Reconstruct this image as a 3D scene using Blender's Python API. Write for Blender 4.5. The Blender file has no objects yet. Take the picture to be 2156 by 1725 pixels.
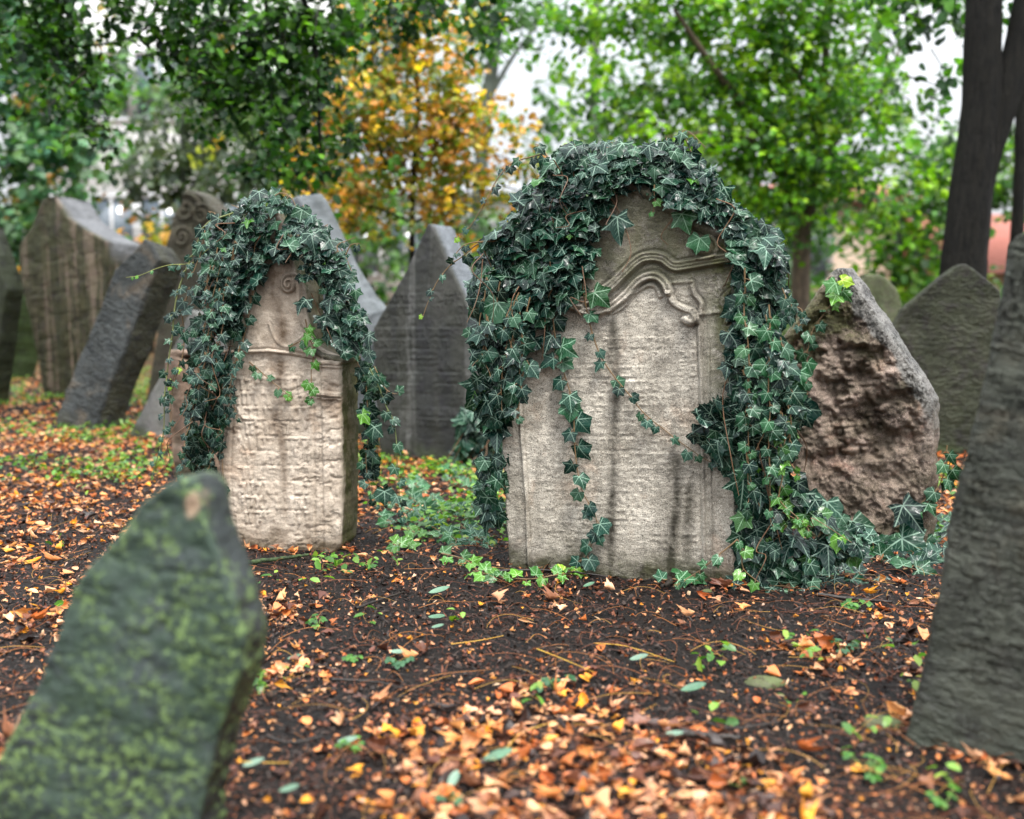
import bpy, math, random
import numpy as np
from mathutils import Matrix, Vector
from math import radians, sin, cos, pi
random.seed(7)
rng = np.random.default_rng(7)
SC = bpy.context.scene
COL = SC.collection

# ------------------------------------------------------------------ camera
FPX, CX, CY = 2316.0, 1078.0, 862.5
HOR = 610.6
CAMH = 0.75
TH = math.atan((CY - HOR) / FPX)
cd = bpy.data.cameras.new('camera'); cam = bpy.data.objects.new('camera', cd); COL.objects.link(cam)
cam.location = (0, 0, CAMH); cam.rotation_euler = (pi/2 - TH, 0, 0)
cd.sensor_width = 36; cd.lens = FPX / 2156 * 36; cd.clip_start = 0.05; cd.clip_end = 2000
cd.dof.use_dof = True; cd.dof.focus_distance = 2.88; cd.dof.aperture_fstop = 2.0; cd.dof.aperture_blades = 9
SC.camera = cam

# ------------------------------------------------------------------ overcast sky and soft sun
SUN_EL, SUN_AZ = radians(64), radians(150)
w = bpy.data.worlds.new('World'); SC.world = w; w.use_nodes = True
nt = w.node_tree; nt.nodes.clear()
out = nt.nodes.new('ShaderNodeOutputWorld'); bg = nt.nodes.new('ShaderNodeBackground')
sky = nt.nodes.new('ShaderNodeTexSky'); sky.sky_type = 'NISHITA'; sky.sun_disc = False
sky.sun_elevation = SUN_EL; sky.sun_rotation = SUN_AZ; sky.air_density = 1.0; sky.dust_density = 3.0
tc = nt.nodes.new('ShaderNodeTexCoord')
cn = nt.nodes.new('ShaderNodeTexNoise'); cn.inputs['Scale'].default_value = 2.2; cn.inputs['Detail'].default_value = 5
cr = nt.nodes.new('ShaderNodeValToRGB')
cr.color_ramp.elements[0].position = .3; cr.color_ramp.elements[0].color = (8.2, 8.7, 9.3, 1)
cr.color_ramp.elements[1].position = .7; cr.color_ramp.elements[1].color = (10.5, 10.7, 10.9, 1)
mx = nt.nodes.new('ShaderNodeMixRGB'); mx.inputs[0].default_value = .9
nt.links.new(tc.outputs['Generated'], cn.inputs['Vector']); nt.links.new(cn.outputs['Fac'], cr.inputs['Fac'])
nt.links.new(sky.outputs[0], mx.inputs[1]); nt.links.new(cr.outputs[0], mx.inputs[2])
# an overcast sky is brighter overhead than at the horizon
sz_ = nt.nodes.new('ShaderNodeSeparateXYZ'); nt.links.new(tc.outputs['Generated'], sz_.inputs[0])
ma = nt.nodes.new('ShaderNodeMath'); ma.operation = 'MULTIPLY_ADD'; ma.use_clamp = False; nt.links.new(sz_.outputs[2], ma.inputs[0]); ma.inputs[1].default_value = 2.0; ma.inputs[2].default_value = .34
mg = nt.nodes.new('ShaderNodeVectorMath'); mg.operation = 'SCALE'; nt.links.new(mx.outputs[0], mg.inputs[0]); nt.links.new(ma.outputs[0], mg.inputs['Scale'])
nt.links.new(mg.outputs[0], bg.inputs[0]); bg.inputs[1].default_value = 0.10
nt.links.new(bg.outputs[0], out.inputs[0])
sd = bpy.data.lights.new('sun', 'SUN'); sun = bpy.data.objects.new('sun', sd); COL.objects.link(sun)
sd.energy = 2.3; sd.angle = radians(18); sd.color = (1, .965, .91)
sv = Vector((sin(SUN_AZ)*cos(SUN_EL), cos(SUN_AZ)*cos(SUN_EL), sin(SUN_EL)))
sun.rotation_euler = sv.to_track_quat('Z', 'Y').to_euler()
SC.view_settings.view_transform = 'Standard'; SC.view_settings.look = 'None'
SC.view_settings.exposure = 1.05; SC.view_settings.gamma = 1
SC.render.engine = 'CYCLES'
SC.cycles.max_bounces = 6; SC.cycles.diffuse_bounces = 3; SC.cycles.glossy_bounces = 2
SC.cycles.transmission_bounces = 3; SC.cycles.transparent_max_bounces = 6

# ------------------------------------------------------------------ pixel to world helpers
cF = np.array([0, cos(TH), -sin(TH)]); cU = np.array([0, sin(TH), cos(TH)]); cR = np.array([1., 0, 0])
CAM = np.array([0, 0, CAMH])
def ray(x, y):
    return cR*((x-CX)/FPX) + cU*(-(y-CY)/FPX) + cF
def on_ground(x, y, z=0.0):
    d = ray(x, y); t = (z-CAMH)/d[2]; return CAM + d*t
def at(x, y, Y):
    d = ray(x, y); return CAM + d*(Y/d[1])
def z4(*p): return [(x/2.157*.8624, (400+y/2.157)*.8624) for x, y in p]
def z5(*p): return [((350+x/1.8157)*.8624, (450+y/1.8157)*.8624) for x, y in p]
def z6(*p): return [((1100+x/1.4376)*.8624, (300+y/1.4376)*.8624) for x, y in p]
def z7(*p): return [((1800+x/1.917)*.8624, (600+y/1.917)*.8624) for x, y in p]

class Plane:
    """front face of a stone: local x across, local y into the stone, local z up the face"""
    def __init__(s, base, yaw=0, lean=0, roll=0):
        s.p0 = np.array(base, float)
        s.M = Matrix.Rotation(radians(-yaw), 4, 'Z') @ Matrix.Rotation(radians(lean), 4, 'X') @ Matrix.Rotation(radians(roll), 4, 'Y')
        s.R = np.array(s.M.to_3x3())
        s.U, s.B, s.W = s.R[:, 0], s.R[:, 1], s.R[:, 2]
    def loc(s, x, y, off=0.0):
        """pixel -> local (u, w) on the plane local y = off"""
        d = ray(x, y); o = s.p0 + s.B*off
        t = np.dot(o-CAM, s.B)/np.dot(d, s.B); p = CAM + d*t - s.p0
        return float(np.dot(p, s.U)), float(np.dot(p, s.W))
    def pix(s, x, y, off=0.0):
        u, w_ = s.loc(x, y, off); return s.world(u, off, w_)
    def world(s, u, v, w_):
        return s.p0 + s.U*u + s.B*v + s.W*w_
    def mat(s):
        return Matrix.Translation(Vector(s.p0)) @ s.M

# ------------------------------------------------------------------ numpy noise
def _h(ix, iy, iz, seed):
    n = (ix*73856093) ^ (iy*19349663) ^ (iz*83492791) ^ (seed*2654435)
    n = (n ^ (n >> 13))*1274126177 & 0xffffffff
    n = (n ^ (n >> 16)) & 0xffffffff
    return (n & 0xffff)/32767.5 - 1.0
def vn(P, seed=0):
    P = np.asarray(P, float); I = np.floor(P).astype(np.int64); f = P-I; f = f*f*f*(f*(f*6-15)+10)
    r = 0
    for dx in (0, 1):
        wx = f[:, 0] if dx else 1-f[:, 0]
        for dy in (0, 1):
            wy = f[:, 1] if dy else 1-f[:, 1]
            for dz in (0, 1):
                wz = f[:, 2] if dz else 1-f[:, 2]
                r = r + wx*wy*wz*_h(I[:, 0]+dx, I[:, 1]+dy, I[:, 2]+dz, seed)
    return r
def fbm(P, sc=1, octv=4, gain=.5, seed=0):
    P = np.asarray(P, float)*sc; a = 1; r = 0; t = 0
    for i in range(octv):
        r = r + a*vn(P, seed+i*17); t += a; a *= gain; P = P*2.03+11.3
    return r/t
def ridged(P, sc=1, octv=4, gain=.5, seed=0):
    P = np.asarray(P, float)*sc; a = 1; r = 0; t = 0
    for i in range(octv):
        r = r + a*(1-np.abs(vn(P, seed+i*17))*2); t += a; a *= gain; P = P*2.03+11.3
    return r/t

# ------------------------------------------------------------------ object helpers
def fast_mesh(name, V, F, mat, smooth=True, uv=None, attrs=None):
    me = bpy.data.meshes.new(name); V = np.ascontiguousarray(V, np.float32)
    if isinstance(F, np.ndarray):
        F = F.astype(np.int32); nF, k = F.shape; li = F.ravel(); st = np.arange(nF, dtype=np.int32)*k
    else:
        li = np.concatenate([np.asarray(f, np.int32).ravel() for f in F])
        ks = np.concatenate([np.full(len(f), np.asarray(f).shape[1]) for f in F]); nF = len(ks)
        st = np.concatenate([[0], np.cumsum(ks)[:-1]]).astype(np.int32)
    me.vertices.add(len(V)); me.vertices.foreach_set('co', V.ravel())
    me.loops.add(len(li)); me.loops.foreach_set('vertex_index', li)
    me.polygons.add(nF); me.polygons.foreach_set('loop_start', st)
    me.update(calc_edges=True)
    if smooth: me.polygons.foreach_set('use_smooth', np.ones(nF, bool))
    if uv is not None:
        l = me.uv_layers.new(name='UVMap'); l.data.foreach_set('uv', np.ascontiguousarray(uv[li], np.float32).ravel())
    for k_, a in (attrs or {}).items():
        a = np.asarray(a, np.float32)
        if a.ndim == 1:
            at_ = me.attributes.new(k_, 'FLOAT', 'POINT'); at_.data.foreach_set('value', a)
        else:
            at_ = me.attributes.new(k_, 'FLOAT_COLOR', 'POINT')
            at_.data.foreach_set('color', np.ascontiguousarray(np.concatenate([a, np.ones((len(a), 1))], 1), np.float32).ravel())
    me.materials.append(mat); me.validate()
    return me
def link(name, me, parent=None, mw=None):
    o = bpy.data.objects.new(name, me); COL.objects.link(o)
    if mw is not None: o.matrix_world = mw
    if parent is not None: o.parent = parent
    return o
def tag(o, label=None, cat=None, group=None, kind=None):
    if label: o['label'] = label
    if cat: o['category'] = cat
    if group: o['group'] = group
    if kind: o['kind'] = kind
    return o
def empty(name, loc, label, cat, group=None):
    o = bpy.data.objects.new(name, None); COL.objects.link(o); o.location = Vector(loc); o.empty_display_size = .1
    return tag(o, label, cat, group)

class Acc:
    """collects transformed copies of templates and tubes into one mesh"""
    def __init__(s): s.V = []; s.F = {}; s.uv = []; s.tint = []; s.n = 0
    def add(s, V, F, uv=None, tint=(1, 1, 1)):
        V = np.asarray(V, float); F = np.asarray(F)
        s.V.append(V); s.F.setdefault(F.shape[1], []).append(F+s.n)
        s.uv.append(uv if uv is not None else np.zeros((len(V), 2)))
        t = np.asarray(tint, float); s.tint.append(t if t.ndim == 2 else np.tile(t, (len(V), 1)))
        s.n += len(V)
    def inst(s, T, pos, X, Y, Z, size, tint, zs=None):
        """T=(V,F,uv) template; arrays of N"""
        N = len(pos)
        if N == 0: return
        if isinstance(T, list):
            zs = np.ones(N) if zs is None else np.asarray(zs); size = np.asarray(size); w_ = rng.integers(0, len(T), N)
            for k in range(len(T)):
                m = w_ == k; s.inst(T[k], pos[m], X[m], Y[m], Z[m], size[m], tint[m], zs[m])
            return
        tv, tf, tuv = T
        size = np.asarray(size)[:, None, None]
        zs = np.ones(N) if zs is None else np.asarray(zs)
        P = pos[:, None, :] + size*(tv[None, :, 0, None]*X[:, None, :] + tv[None, :, 1, None]*Y[:, None, :]
             + tv[None, :, 2, None]*zs[:, None, None]*Z[:, None, :])
        n = len(tv)
        F = (tf[None]+(np.arange(N)*n)[:, None, None]).reshape(-1, tf.shape[1])
        s.add(P.reshape(-1, 3), F, np.tile(tuv, (N, 1)), np.repeat(tint, n, 0))
    def build(s, name, mat, parent=None, origin=(0, 0, 0), smooth=True):
        V = np.concatenate(s.V) - np.asarray(origin)
        F = [np.concatenate(f) for f in s.F.values()]
        me = fast_mesh(name, V, F if len(F) > 1 else F[0], mat, smooth, np.concatenate(s.uv), {'tint': np.concatenate(s.tint)})
        o = link(name, me, parent)
        if parent is None: o.location = Vector(origin)
        return o

def nrm(a): return a/np.maximum(np.linalg.norm(a, axis=-1, keepdims=True), 1e-9)
def frames(Nn, T):
    Nn = nrm(Nn); T = T - (T*Nn).sum(-1, keepdims=True)*Nn; T = nrm(T); X = np.cross(T, Nn); return X, T, Nn
def tube(pts, rad, seg=7, rough=0, seed=0, closed_end=True):
    P = np.asarray(pts, float); n = len(P); rad = np.broadcast_to(rad, (n,)).astype(float)
    T = np.gradient(P, axis=0); T = nrm(T)
    ref = np.array([0, 0, 1.]) if abs(T[0][2]) < .8 else np.array([0, 1., 0])
    V = []
    a = np.arange(seg)/seg*2*pi
    for i in range(n):
        X = np.cross(ref, T[i]); X /= max(np.linalg.norm(X), 1e-6); Y = np.cross(T[i], X)
        ref = Y if False else ref
        V.append(P[i] + rad[i]*(np.cos(a)[:, None]*X + np.sin(a)[:, None]*Y))
    V = np.concatenate(V)
    if rough:
        nn = fbm(V*np.array([1, 1, .35]), 1/ max(rad.max(), 1e-3)*1.6, 4, seed=seed)
        c = np.repeat(P, seg, 0); V = c + (V-c)*(1+rough*nn[:, None])
    F = [(i*seg+j, i*seg+(j+1) % seg, (i+1)*seg+(j+1) % seg, (i+1)*seg+j) for i in range(n-1) for j in range(seg)]
    return V, np.array(F)
def smooth_line(pts, n):
    """Catmull-Rom through pts, resampled to n"""
    P = np.asarray(pts, float)
    if len(P) == 2: t = np.linspace(0, 1, n)[:, None]; return P[0]*(1-t)+P[1]*t
    Q = np.concatenate([[2*P[0]-P[1]], P, [2*P[-1]-P[-2]]]); res = []
    ts = np.linspace(0, len(P)-1-1e-6, n)
    for t in ts:
        i = int(t); f = t-i; a, b, c, d = Q[i:i+4]
        res.append(.5*(2*b+(c-a)*f+(2*a-5*b+4*c-d)*f*f+(3*b-a-3*c+d)*f**3))
    return np.array(res)
def inpoly(pts, poly):
    x, y = pts[:, 0], pts[:, 1]; r = np.zeros(len(pts), bool); n = len(poly)
    for i in range(n):
        x1, y1 = poly[i]; x2, y2 = poly[(i+1) % n]
        c = ((y1 > y) != (y2 > y)) & (x < (x2-x1)*(y-y1)/((y2-y1) or 1e-9)+x1); r ^= c
    return r
def dpoly(u, w_, pts, closed=False):
    """distance to a polyline"""
    r = np.full(u.shape, 9.); P = list(pts)+([pts[0]] if closed else [])
    for (a, b), (c, d) in zip(P[:-1], P[1:]):
        vx, vy = c-a, d-b; L = vx*vx+vy*vy+1e-12
        t = np.clip(((u-a)*vx+(w_-b)*vy)/L, 0, 1)
        r = np.minimum(r, np.hypot(u-a-t*vx, w_-b-t*vy))
    return r
def sst(a, b, x):
    t = np.clip((x-a)/(b-a), 0, 1); return t*t*(3-2*t)

# ------------------------------------------------------------------ materials
class NT:
    def __init__(s, name):
        s.m = bpy.data.materials.new(name); s.m.use_nodes = True; s.t = s.m.node_tree
        s.b = s.t.nodes['Principled BSDF']; s.out = s.t.nodes['Material Output']
    def n(s, typ, **kw):
        nd = s.t.nodes.new('ShaderNode'+typ)
        for k, v in kw.items():
            if k.startswith('_'): setattr(nd, k[1:], v)
            else:
                i = nd.inputs[int(k[1:])] if k[0] == 'i' and k[1:].isdigit() else nd.inputs[k]
                s.set(i, v)
        return nd
    def set(s, i, v):
        if isinstance(v, bpy.types.NodeSocket): s.t.links.new(v, i)
        elif isinstance(v, tuple) and len(v) == 3 and i.type == 'RGBA': i.default_value = (*v, 1)
        else: i.default_value = v
    def math(s, op, a, b=0.0, c=None, clamp=False):
        nd = s.n('Math', _operation=op, _use_clamp=clamp, i0=a, i1=b)
        if c is not None: s.set(nd.inputs[2], c)
        return nd.outputs[0]
    def mix(s, f, a, b, mode='MIX'):
        return s.n('MixRGB', _blend_type=mode, i0=f, i1=a, i2=b).outputs[0]
    def noise(s, vec, scale, det=5, rough=.6, dist=0):
        return s.n('TexNoise', Vector=vec, Scale=scale, Detail=float(det), Roughness=rough, Distortion=float(dist)).outputs['Fac']
    def mapping(s, vec, sc=(1, 1, 1), loc=(0, 0, 0)):
        return s.n('Mapping', Vector=vec, Scale=sc, Location=loc).outputs[0]
    def ss(s, v, a, b, lo=0.0, hi=1.0):
        nd = s.n('MapRange', _interpolation_type='SMOOTHSTEP', Value=v)
        nd.inputs[1].default_value = a; nd.inputs[2].default_value = b; nd.inputs[3].default_value = lo; nd.inputs[4].default_value = hi
        return nd.outputs[0]
    def obj(s): return s.n('TexCoord').outputs['Object']
    def attr(s, name, out='Fac'): return s.n('Attribute', _attribute_name=name).outputs[out]

def stone_mat(name, c1, c2, dark=(.03, .028, .024), streak=.4, moss_col=(.05, .07, .02), moss=0.1, lichen=0.0,
              lichen_col=(.25, .33, .16), pit=.4, rows=0.0, rough=.62, warm=None, bump=.5, seed=0.0, speck=.3, strkx=16.0, light=None, grey=((.035, .034, .03), (.22, .215, .20))):
    M = NT(name); o = M.mapping(M.obj(), loc=(seed, seed*1.7, seed*.6))
    big = M.noise(o, 4.2, 9, .68, .3); med = M.noise(o, 17, 8, .72); fine = M.noise(o, 130, 5, .7); grit = M.noise(o, 420, 2, .6)
    col = M.mix(M.ss(big, .36, .64), c1, c2)
    if warm: col = M.mix(M.math('MULTIPLY', M.ss(M.noise(o, 6.5, 6, .6, .6), .54, .7), .75), col, warm)
    col = M.mix(M.math('MULTIPLY', M.ss(med, .5, .75), .55), col, tuple(min(1, c*1.45) for c in c2))
    col = M.mix(M.math('MULTIPLY', M.ss(med, .5, .3), .6), col, tuple(c*.45 for c in c1))
    sp = M.ss(grit, .56, .7); col = M.mix(M.math('MULTIPLY', sp, speck), col, tuple(min(1, c*1.5) for c in c2))
    sp2 = M.ss(grit, .46, .34); col = M.mix(M.math('MULTIPLY', sp2, speck*1.3), col, tuple(c*.3 for c in c1))
    so = M.mapping(o, sc=(strkx, strkx, .9)); st = M.noise(so, 1, 6, .6, .25)
    col = M.mix(M.math('MULTIPLY', M.ss(st, .46, .62), streak), col, dark)
    if light: col = M.mix(M.math('MULTIPLY', M.ss(M.noise(M.mapping(o, sc=(strkx*1.7, strkx*1.7, .8), loc=(3, 1, 2)), 1, 5, .6), .53, .62), .75), col, light)
    stn = M.math('MULTIPLY', M.attr('stain'), M.math('ADD', M.math('MULTIPLY', M.ss(med, .38, .6), .7), .85), clamp=True)
    col = M.mix(stn, col, dark)
    ms = M.math('ADD', M.attr('moss'), moss)
    mk = M.math('MULTIPLY', ms, M.ss(M.noise(o, 13, 9, .78, .4), .36, .54), clamp=True)
    mcol = M.mix(M.noise(o, 60, 4), moss_col, tuple(min(1, c*2.0) for c in moss_col))
    col = M.mix(M.math('MAXIMUM', mk, M.math('MULTIPLY', M.ss(ms, .75, 1.1), .8)), col, mcol)
    if lichen:
        v = M.n('TexVoronoi', Vector=M.mapping(o), Scale=34.0); v.inputs['Randomness'].default_value = 1
        blot = M.noise(o, 82, 5, .74, .2)
        lk = M.math('MULTIPLY', M.ss(blot, .515, .54), M.ss(M.noise(o, 9, 7, .8), .42, .56))
        col = M.mix(M.math('MULTIPLY', lk, lichen, clamp=True), col, M.mix(fine, lichen_col, tuple(c*.5 for c in lichen_col)))
    col = M.mix(M.attr('grey'), col, M.mix(M.ss(M.math('ADD', M.math('MULTIPLY', fine, .6), M.math('MULTIPLY', med, .4)), .43, .57), grey[0], grey[1]))
    # cracks / pits: horizontal, broken by noise
    po = M.mapping(o, sc=(1, 1, 3.2)); pn = M.noise(po, 26, 7, .66, 1.1)
    pitm = M.math('MULTIPLY', M.ss(M.math('ABSOLUTE', M.math('SUBTRACT', pn, .5)), .028, .0), M.ss(M.noise(o, 9, 3), .45, .6))
    col = M.mix(M.math('MULTIPLY', pitm, pit), col, tuple(c*.22 for c in c1))
    h = M.math('ADD', M.math('MULTIPLY', med, .7), M.math('MULTIPLY', fine, .45))
    h = M.math('ADD', h, M.math('MULTIPLY', grit, .22))
    h = M.math('SUBTRACT', h, M.math('MULTIPLY', pitm, pit*.8))
    if rows:
        rw = M.noise(M.mapping(o, sc=(38, 38, 75)), 1, 3, .5)
        h = M.math('ADD', h, M.math('MULTIPLY', M.ss(rw, .42, .62), rows))
    bn = M.n('Bump', Strength=bump, Distance=.012, Height=h)
    M.set(M.b.inputs['Base Color'], col); M.set(M.b.inputs['Normal'], bn.outputs[0])
    M.set(M.b.inputs['Roughness'], M.ss(med, .3, .7, rough-.18, rough+.15)); M.b.inputs['Specular IOR Level'].default_value = .26
    return M.m

def leaf_mat(name, veins=False, rough=.3, transl=.25, spec=.5, bump=.25, tcol=(1.6, 1.8, .6), vcol=(.34, .46, .36)):
    M = NT(name); t = M.attr('tint', 'Color'); o = M.n('TexCoord').outputs['Object']
    n = M.noise(o, 55, 4, .6)
    col = M.mix(1.0, t, M.mix(n, (.62, .62, .62), (1.4, 1.4, 1.4)), 'MULTIPLY')
    h = M.noise(o, 140, 3, .6)
    if veins:
        h = M.noise(o, 55, 2, .5)
        uv = M.n('TexCoord').outputs['UV']; s = M.n('SeparateXYZ', Vector=uv)
        x, y = s.outputs[0], s.outputs[1]
        ang = M.math('ABSOLUTE', M.math('ARCTAN2', x, y)); r = M.n('VectorMath', _operation='LENGTH', i0=uv).outputs['Value']
        pp = M.math('PINGPONG', ang, radians(28.0)); dist = M.math('MULTIPLY', r, pp)
        v1 = M.ss(dist, .034, .010)
        # side veins: chevrons along each main vein
        ch = M.math('SUBTRACT', r, M.math('MULTIPLY', dist, 1.3)); wv = M.math('PINGPONG', ch, .085)
        v2 = M.math('MULTIPLY', M.ss(wv, .016, .004), M.ss(dist, .2, .12, 0, .55))
        vv = M.math('MULTIPLY', M.math('MAXIMUM', v1, v2), M.ss(M.noise(o, 14, 2), .35, .65, .45, .95))
        vc = M.mix(.6, M.mix(1.0, t, (6., 4.5, 5.), 'MULTIPLY'), vcol)
        col = M.mix(vv, col, vc); h = M.math('SUBTRACT', M.math('MULTIPLY', h, .35), M.math('MULTIPLY', vv, .55))
    M.set(M.b.inputs['Base Color'], col)
    if veins: M.set(M.b.inputs['Roughness'], M.ss(M.noise(o, 90, 3), .35, .65, rough-.08, rough+.3))
    else: M.b.inputs['Roughness'].default_value = rough
    M.b.inputs['Specular IOR Level'].default_value = spec
    bn = M.n('Bump', Strength=bump, Distance=.004, Height=h); M.set(M.b.inputs['Normal'], bn.outputs[0])
    if transl:
        tr = M.n('BsdfTranslucent', Color=M.mix(1.0, col, tcol, 'MULTIPLY'))
        mxs = M.n('MixShader', i0=transl, i1=M.b.outputs[0], i2=tr.outputs[0]); M.t.links.new(mxs.outputs[0], M.out.inputs[0])
    return M.m

def plain_mat(name, c1, c2, sc=20, rough=.7, bump=.3, dist=.01, stretch=(1, 1, 1), spec=.4, tint=False):
    M = NT(name); o = M.mapping(M.obj(), sc=stretch); n = M.noise(o, sc, 7, .65, .3)
    col = M.mix(M.ss(n, .3, .7), c1, c2)
    if tint: col = M.mix(1.0, M.attr('tint', 'Color'), M.mix(n, (.6, .6, .6), (1.4, 1.4, 1.4)), 'MULTIPLY')
    M.set(M.b.inputs['Base Color'], col); M.b.inputs['Roughness'].default_value = rough; M.b.inputs['Specular IOR Level'].default_value = spec
    bn = M.n('Bump', Strength=bump, Distance=dist, Height=M.noise(o, sc*2.5, 7, .7)); M.set(M.b.inputs['Normal'], bn.outputs[0])
    return M.m

M_IVY = leaf_mat('ivy_leaf_wet', veins=True, rough=.16, transl=.05, spec=.21, bump=.5)
M_STEM = plain_mat('ivy_stem', (.10, .055, .03), (.17, .12, .05), 60, .55, .3, .002, tint=True)
M_TREE = leaf_mat('tree_leaf', rough=.38, transl=.42, spec=.3, bump=.1)
M_LITTER = leaf_mat('fallen_leaf', rough=.35, transl=.1, spec=.32, bump=.4, tcol=(1.3, 1.0, .6))
M_CRUMB = leaf_mat('bark_crumb', rough=.5, transl=0, spec=.2, bump=.5)
M_SEED = leaf_mat('seedling_leaf', rough=.35, transl=.3, spec=.4, bump=.15)
M_BARK = plain_mat('dark_wet_bark', (.004, .004, .0035), (.022, .020, .015), 14, .8, 1.0, .06, (3, 3, .6), .2)
M_BARK2 = plain_mat('brown_bark', (.05, .037, .026), (.17, .125, .085), 14, .75, .8, .02, (2, 2, .7))
M_BARK3 = plain_mat('grey_green_bark', (.05, .06, .05), (.12, .14, .11), 10, .75, .6, .02, (2, 2, .6))

# ------------------------------------------------------------------ ground
def gh(x, y):
    x = np.atleast_1d(np.asarray(x, float)); y = np.atleast_1d(np.asarray(y, float))
    P = np.stack([x, y, np.zeros_like(x)], 1)
    far = sst(3, 9, y)
    return fbm(P, 1.1, 3, seed=5)*.02*(1+far) + fbm(P, 9, 3, seed=9)*.007
def gpt(x, y, lift=0):
    p = on_ground(x, y); z = gh(p[0], p[1])[0]; p = on_ground(x, y, z); return np.array([p[0], p[1], z+lift])
def axis(fine, lim, step, grow, far):
    a = [0.]; d = step
    while a[-1] < far:
        if a[-1] > fine: d *= grow
        a.append(a[-1]+d)
    return np.array(a)
ax = axis(2.6, 0, .014, 1.045, 160); gx = np.concatenate([-ax[::-1], ax[1:]])
ay = axis(3.6, 0, .013, 1.03, 160); gy = np.concatenate([-axis(.3, 0, .1, 1.3, 40)[::-1][:-1], ay])+.75
GX, GY = np.meshgrid(gx, gy); Pg = np.stack([GX.ravel(), GY.ravel(), 0*GX.ravel()], 1)
near = 1-sst(5, 9, Pg[:, 1])
z = gh(Pg[:, 0], Pg[:, 1]) + near*(fbm(Pg, 38, 4, .6, seed=3)*.007 + np.maximum(0, ridged(Pg, 75, 2, seed=13)-.2)*.004)
Pg[:, 2] = z - .002
nx, ny = len(gx), len(gy)
i = np.arange(nx*ny).reshape(ny, nx)
Fg = np.stack([i[:-1, :-1], i[:-1, 1:], i[1:, 1:], i[1:, :-1]], -1).reshape(-1, 4)
M = NT('wet_soil'); o = M.n('TexCoord').outputs['Object']
a = M.noise(o, 7, 8, .7, .4); b = M.noise(o, 90, 6, .75); c = M.noise(o, 320, 3, .7)
col = M.mix(M.ss(a, .35, .65), (.0045, .004, .0038), (.012, .009, .0075))
col = M.mix(M.math('MULTIPLY', M.ss(b, .5, .7), .6), col, (.03, .014, .009))
col = M.mix(M.ss(c, .68, .76), col, (.14, .11, .08))
far_c = M.mix(M.ss(M.noise(o, 22, 6, .8), .45, .6), (.05, .025, .012), (.25, .1, .035))
far_c = M.mix(M.ss(M.noise(o, 9, 6, .8), .5, .6), far_c, (.04, .075, .015))
sy = M.n('SeparateXYZ', Vector=o).outputs[1]
col = M.mix(M.ss(sy, 7, 11), col, far_c)
M.set(M.b.inputs['Base Color'], col); M.set(M.b.inputs['Roughness'], M.ss(b, .3, .7, .5, .95)); M.b.inputs['Specular IOR Level'].default_value = .22
bn = M.n('Bump', Strength=.9, Distance=.012, Height=M.math('ADD', b, M.math('MULTIPLY', c, .4))); M.set(M.b.inputs['Normal'], bn.outputs[0])
tag(link('ground', fast_mesh('ground', Pg, Fg, M.m)), kind='structure')

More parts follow.
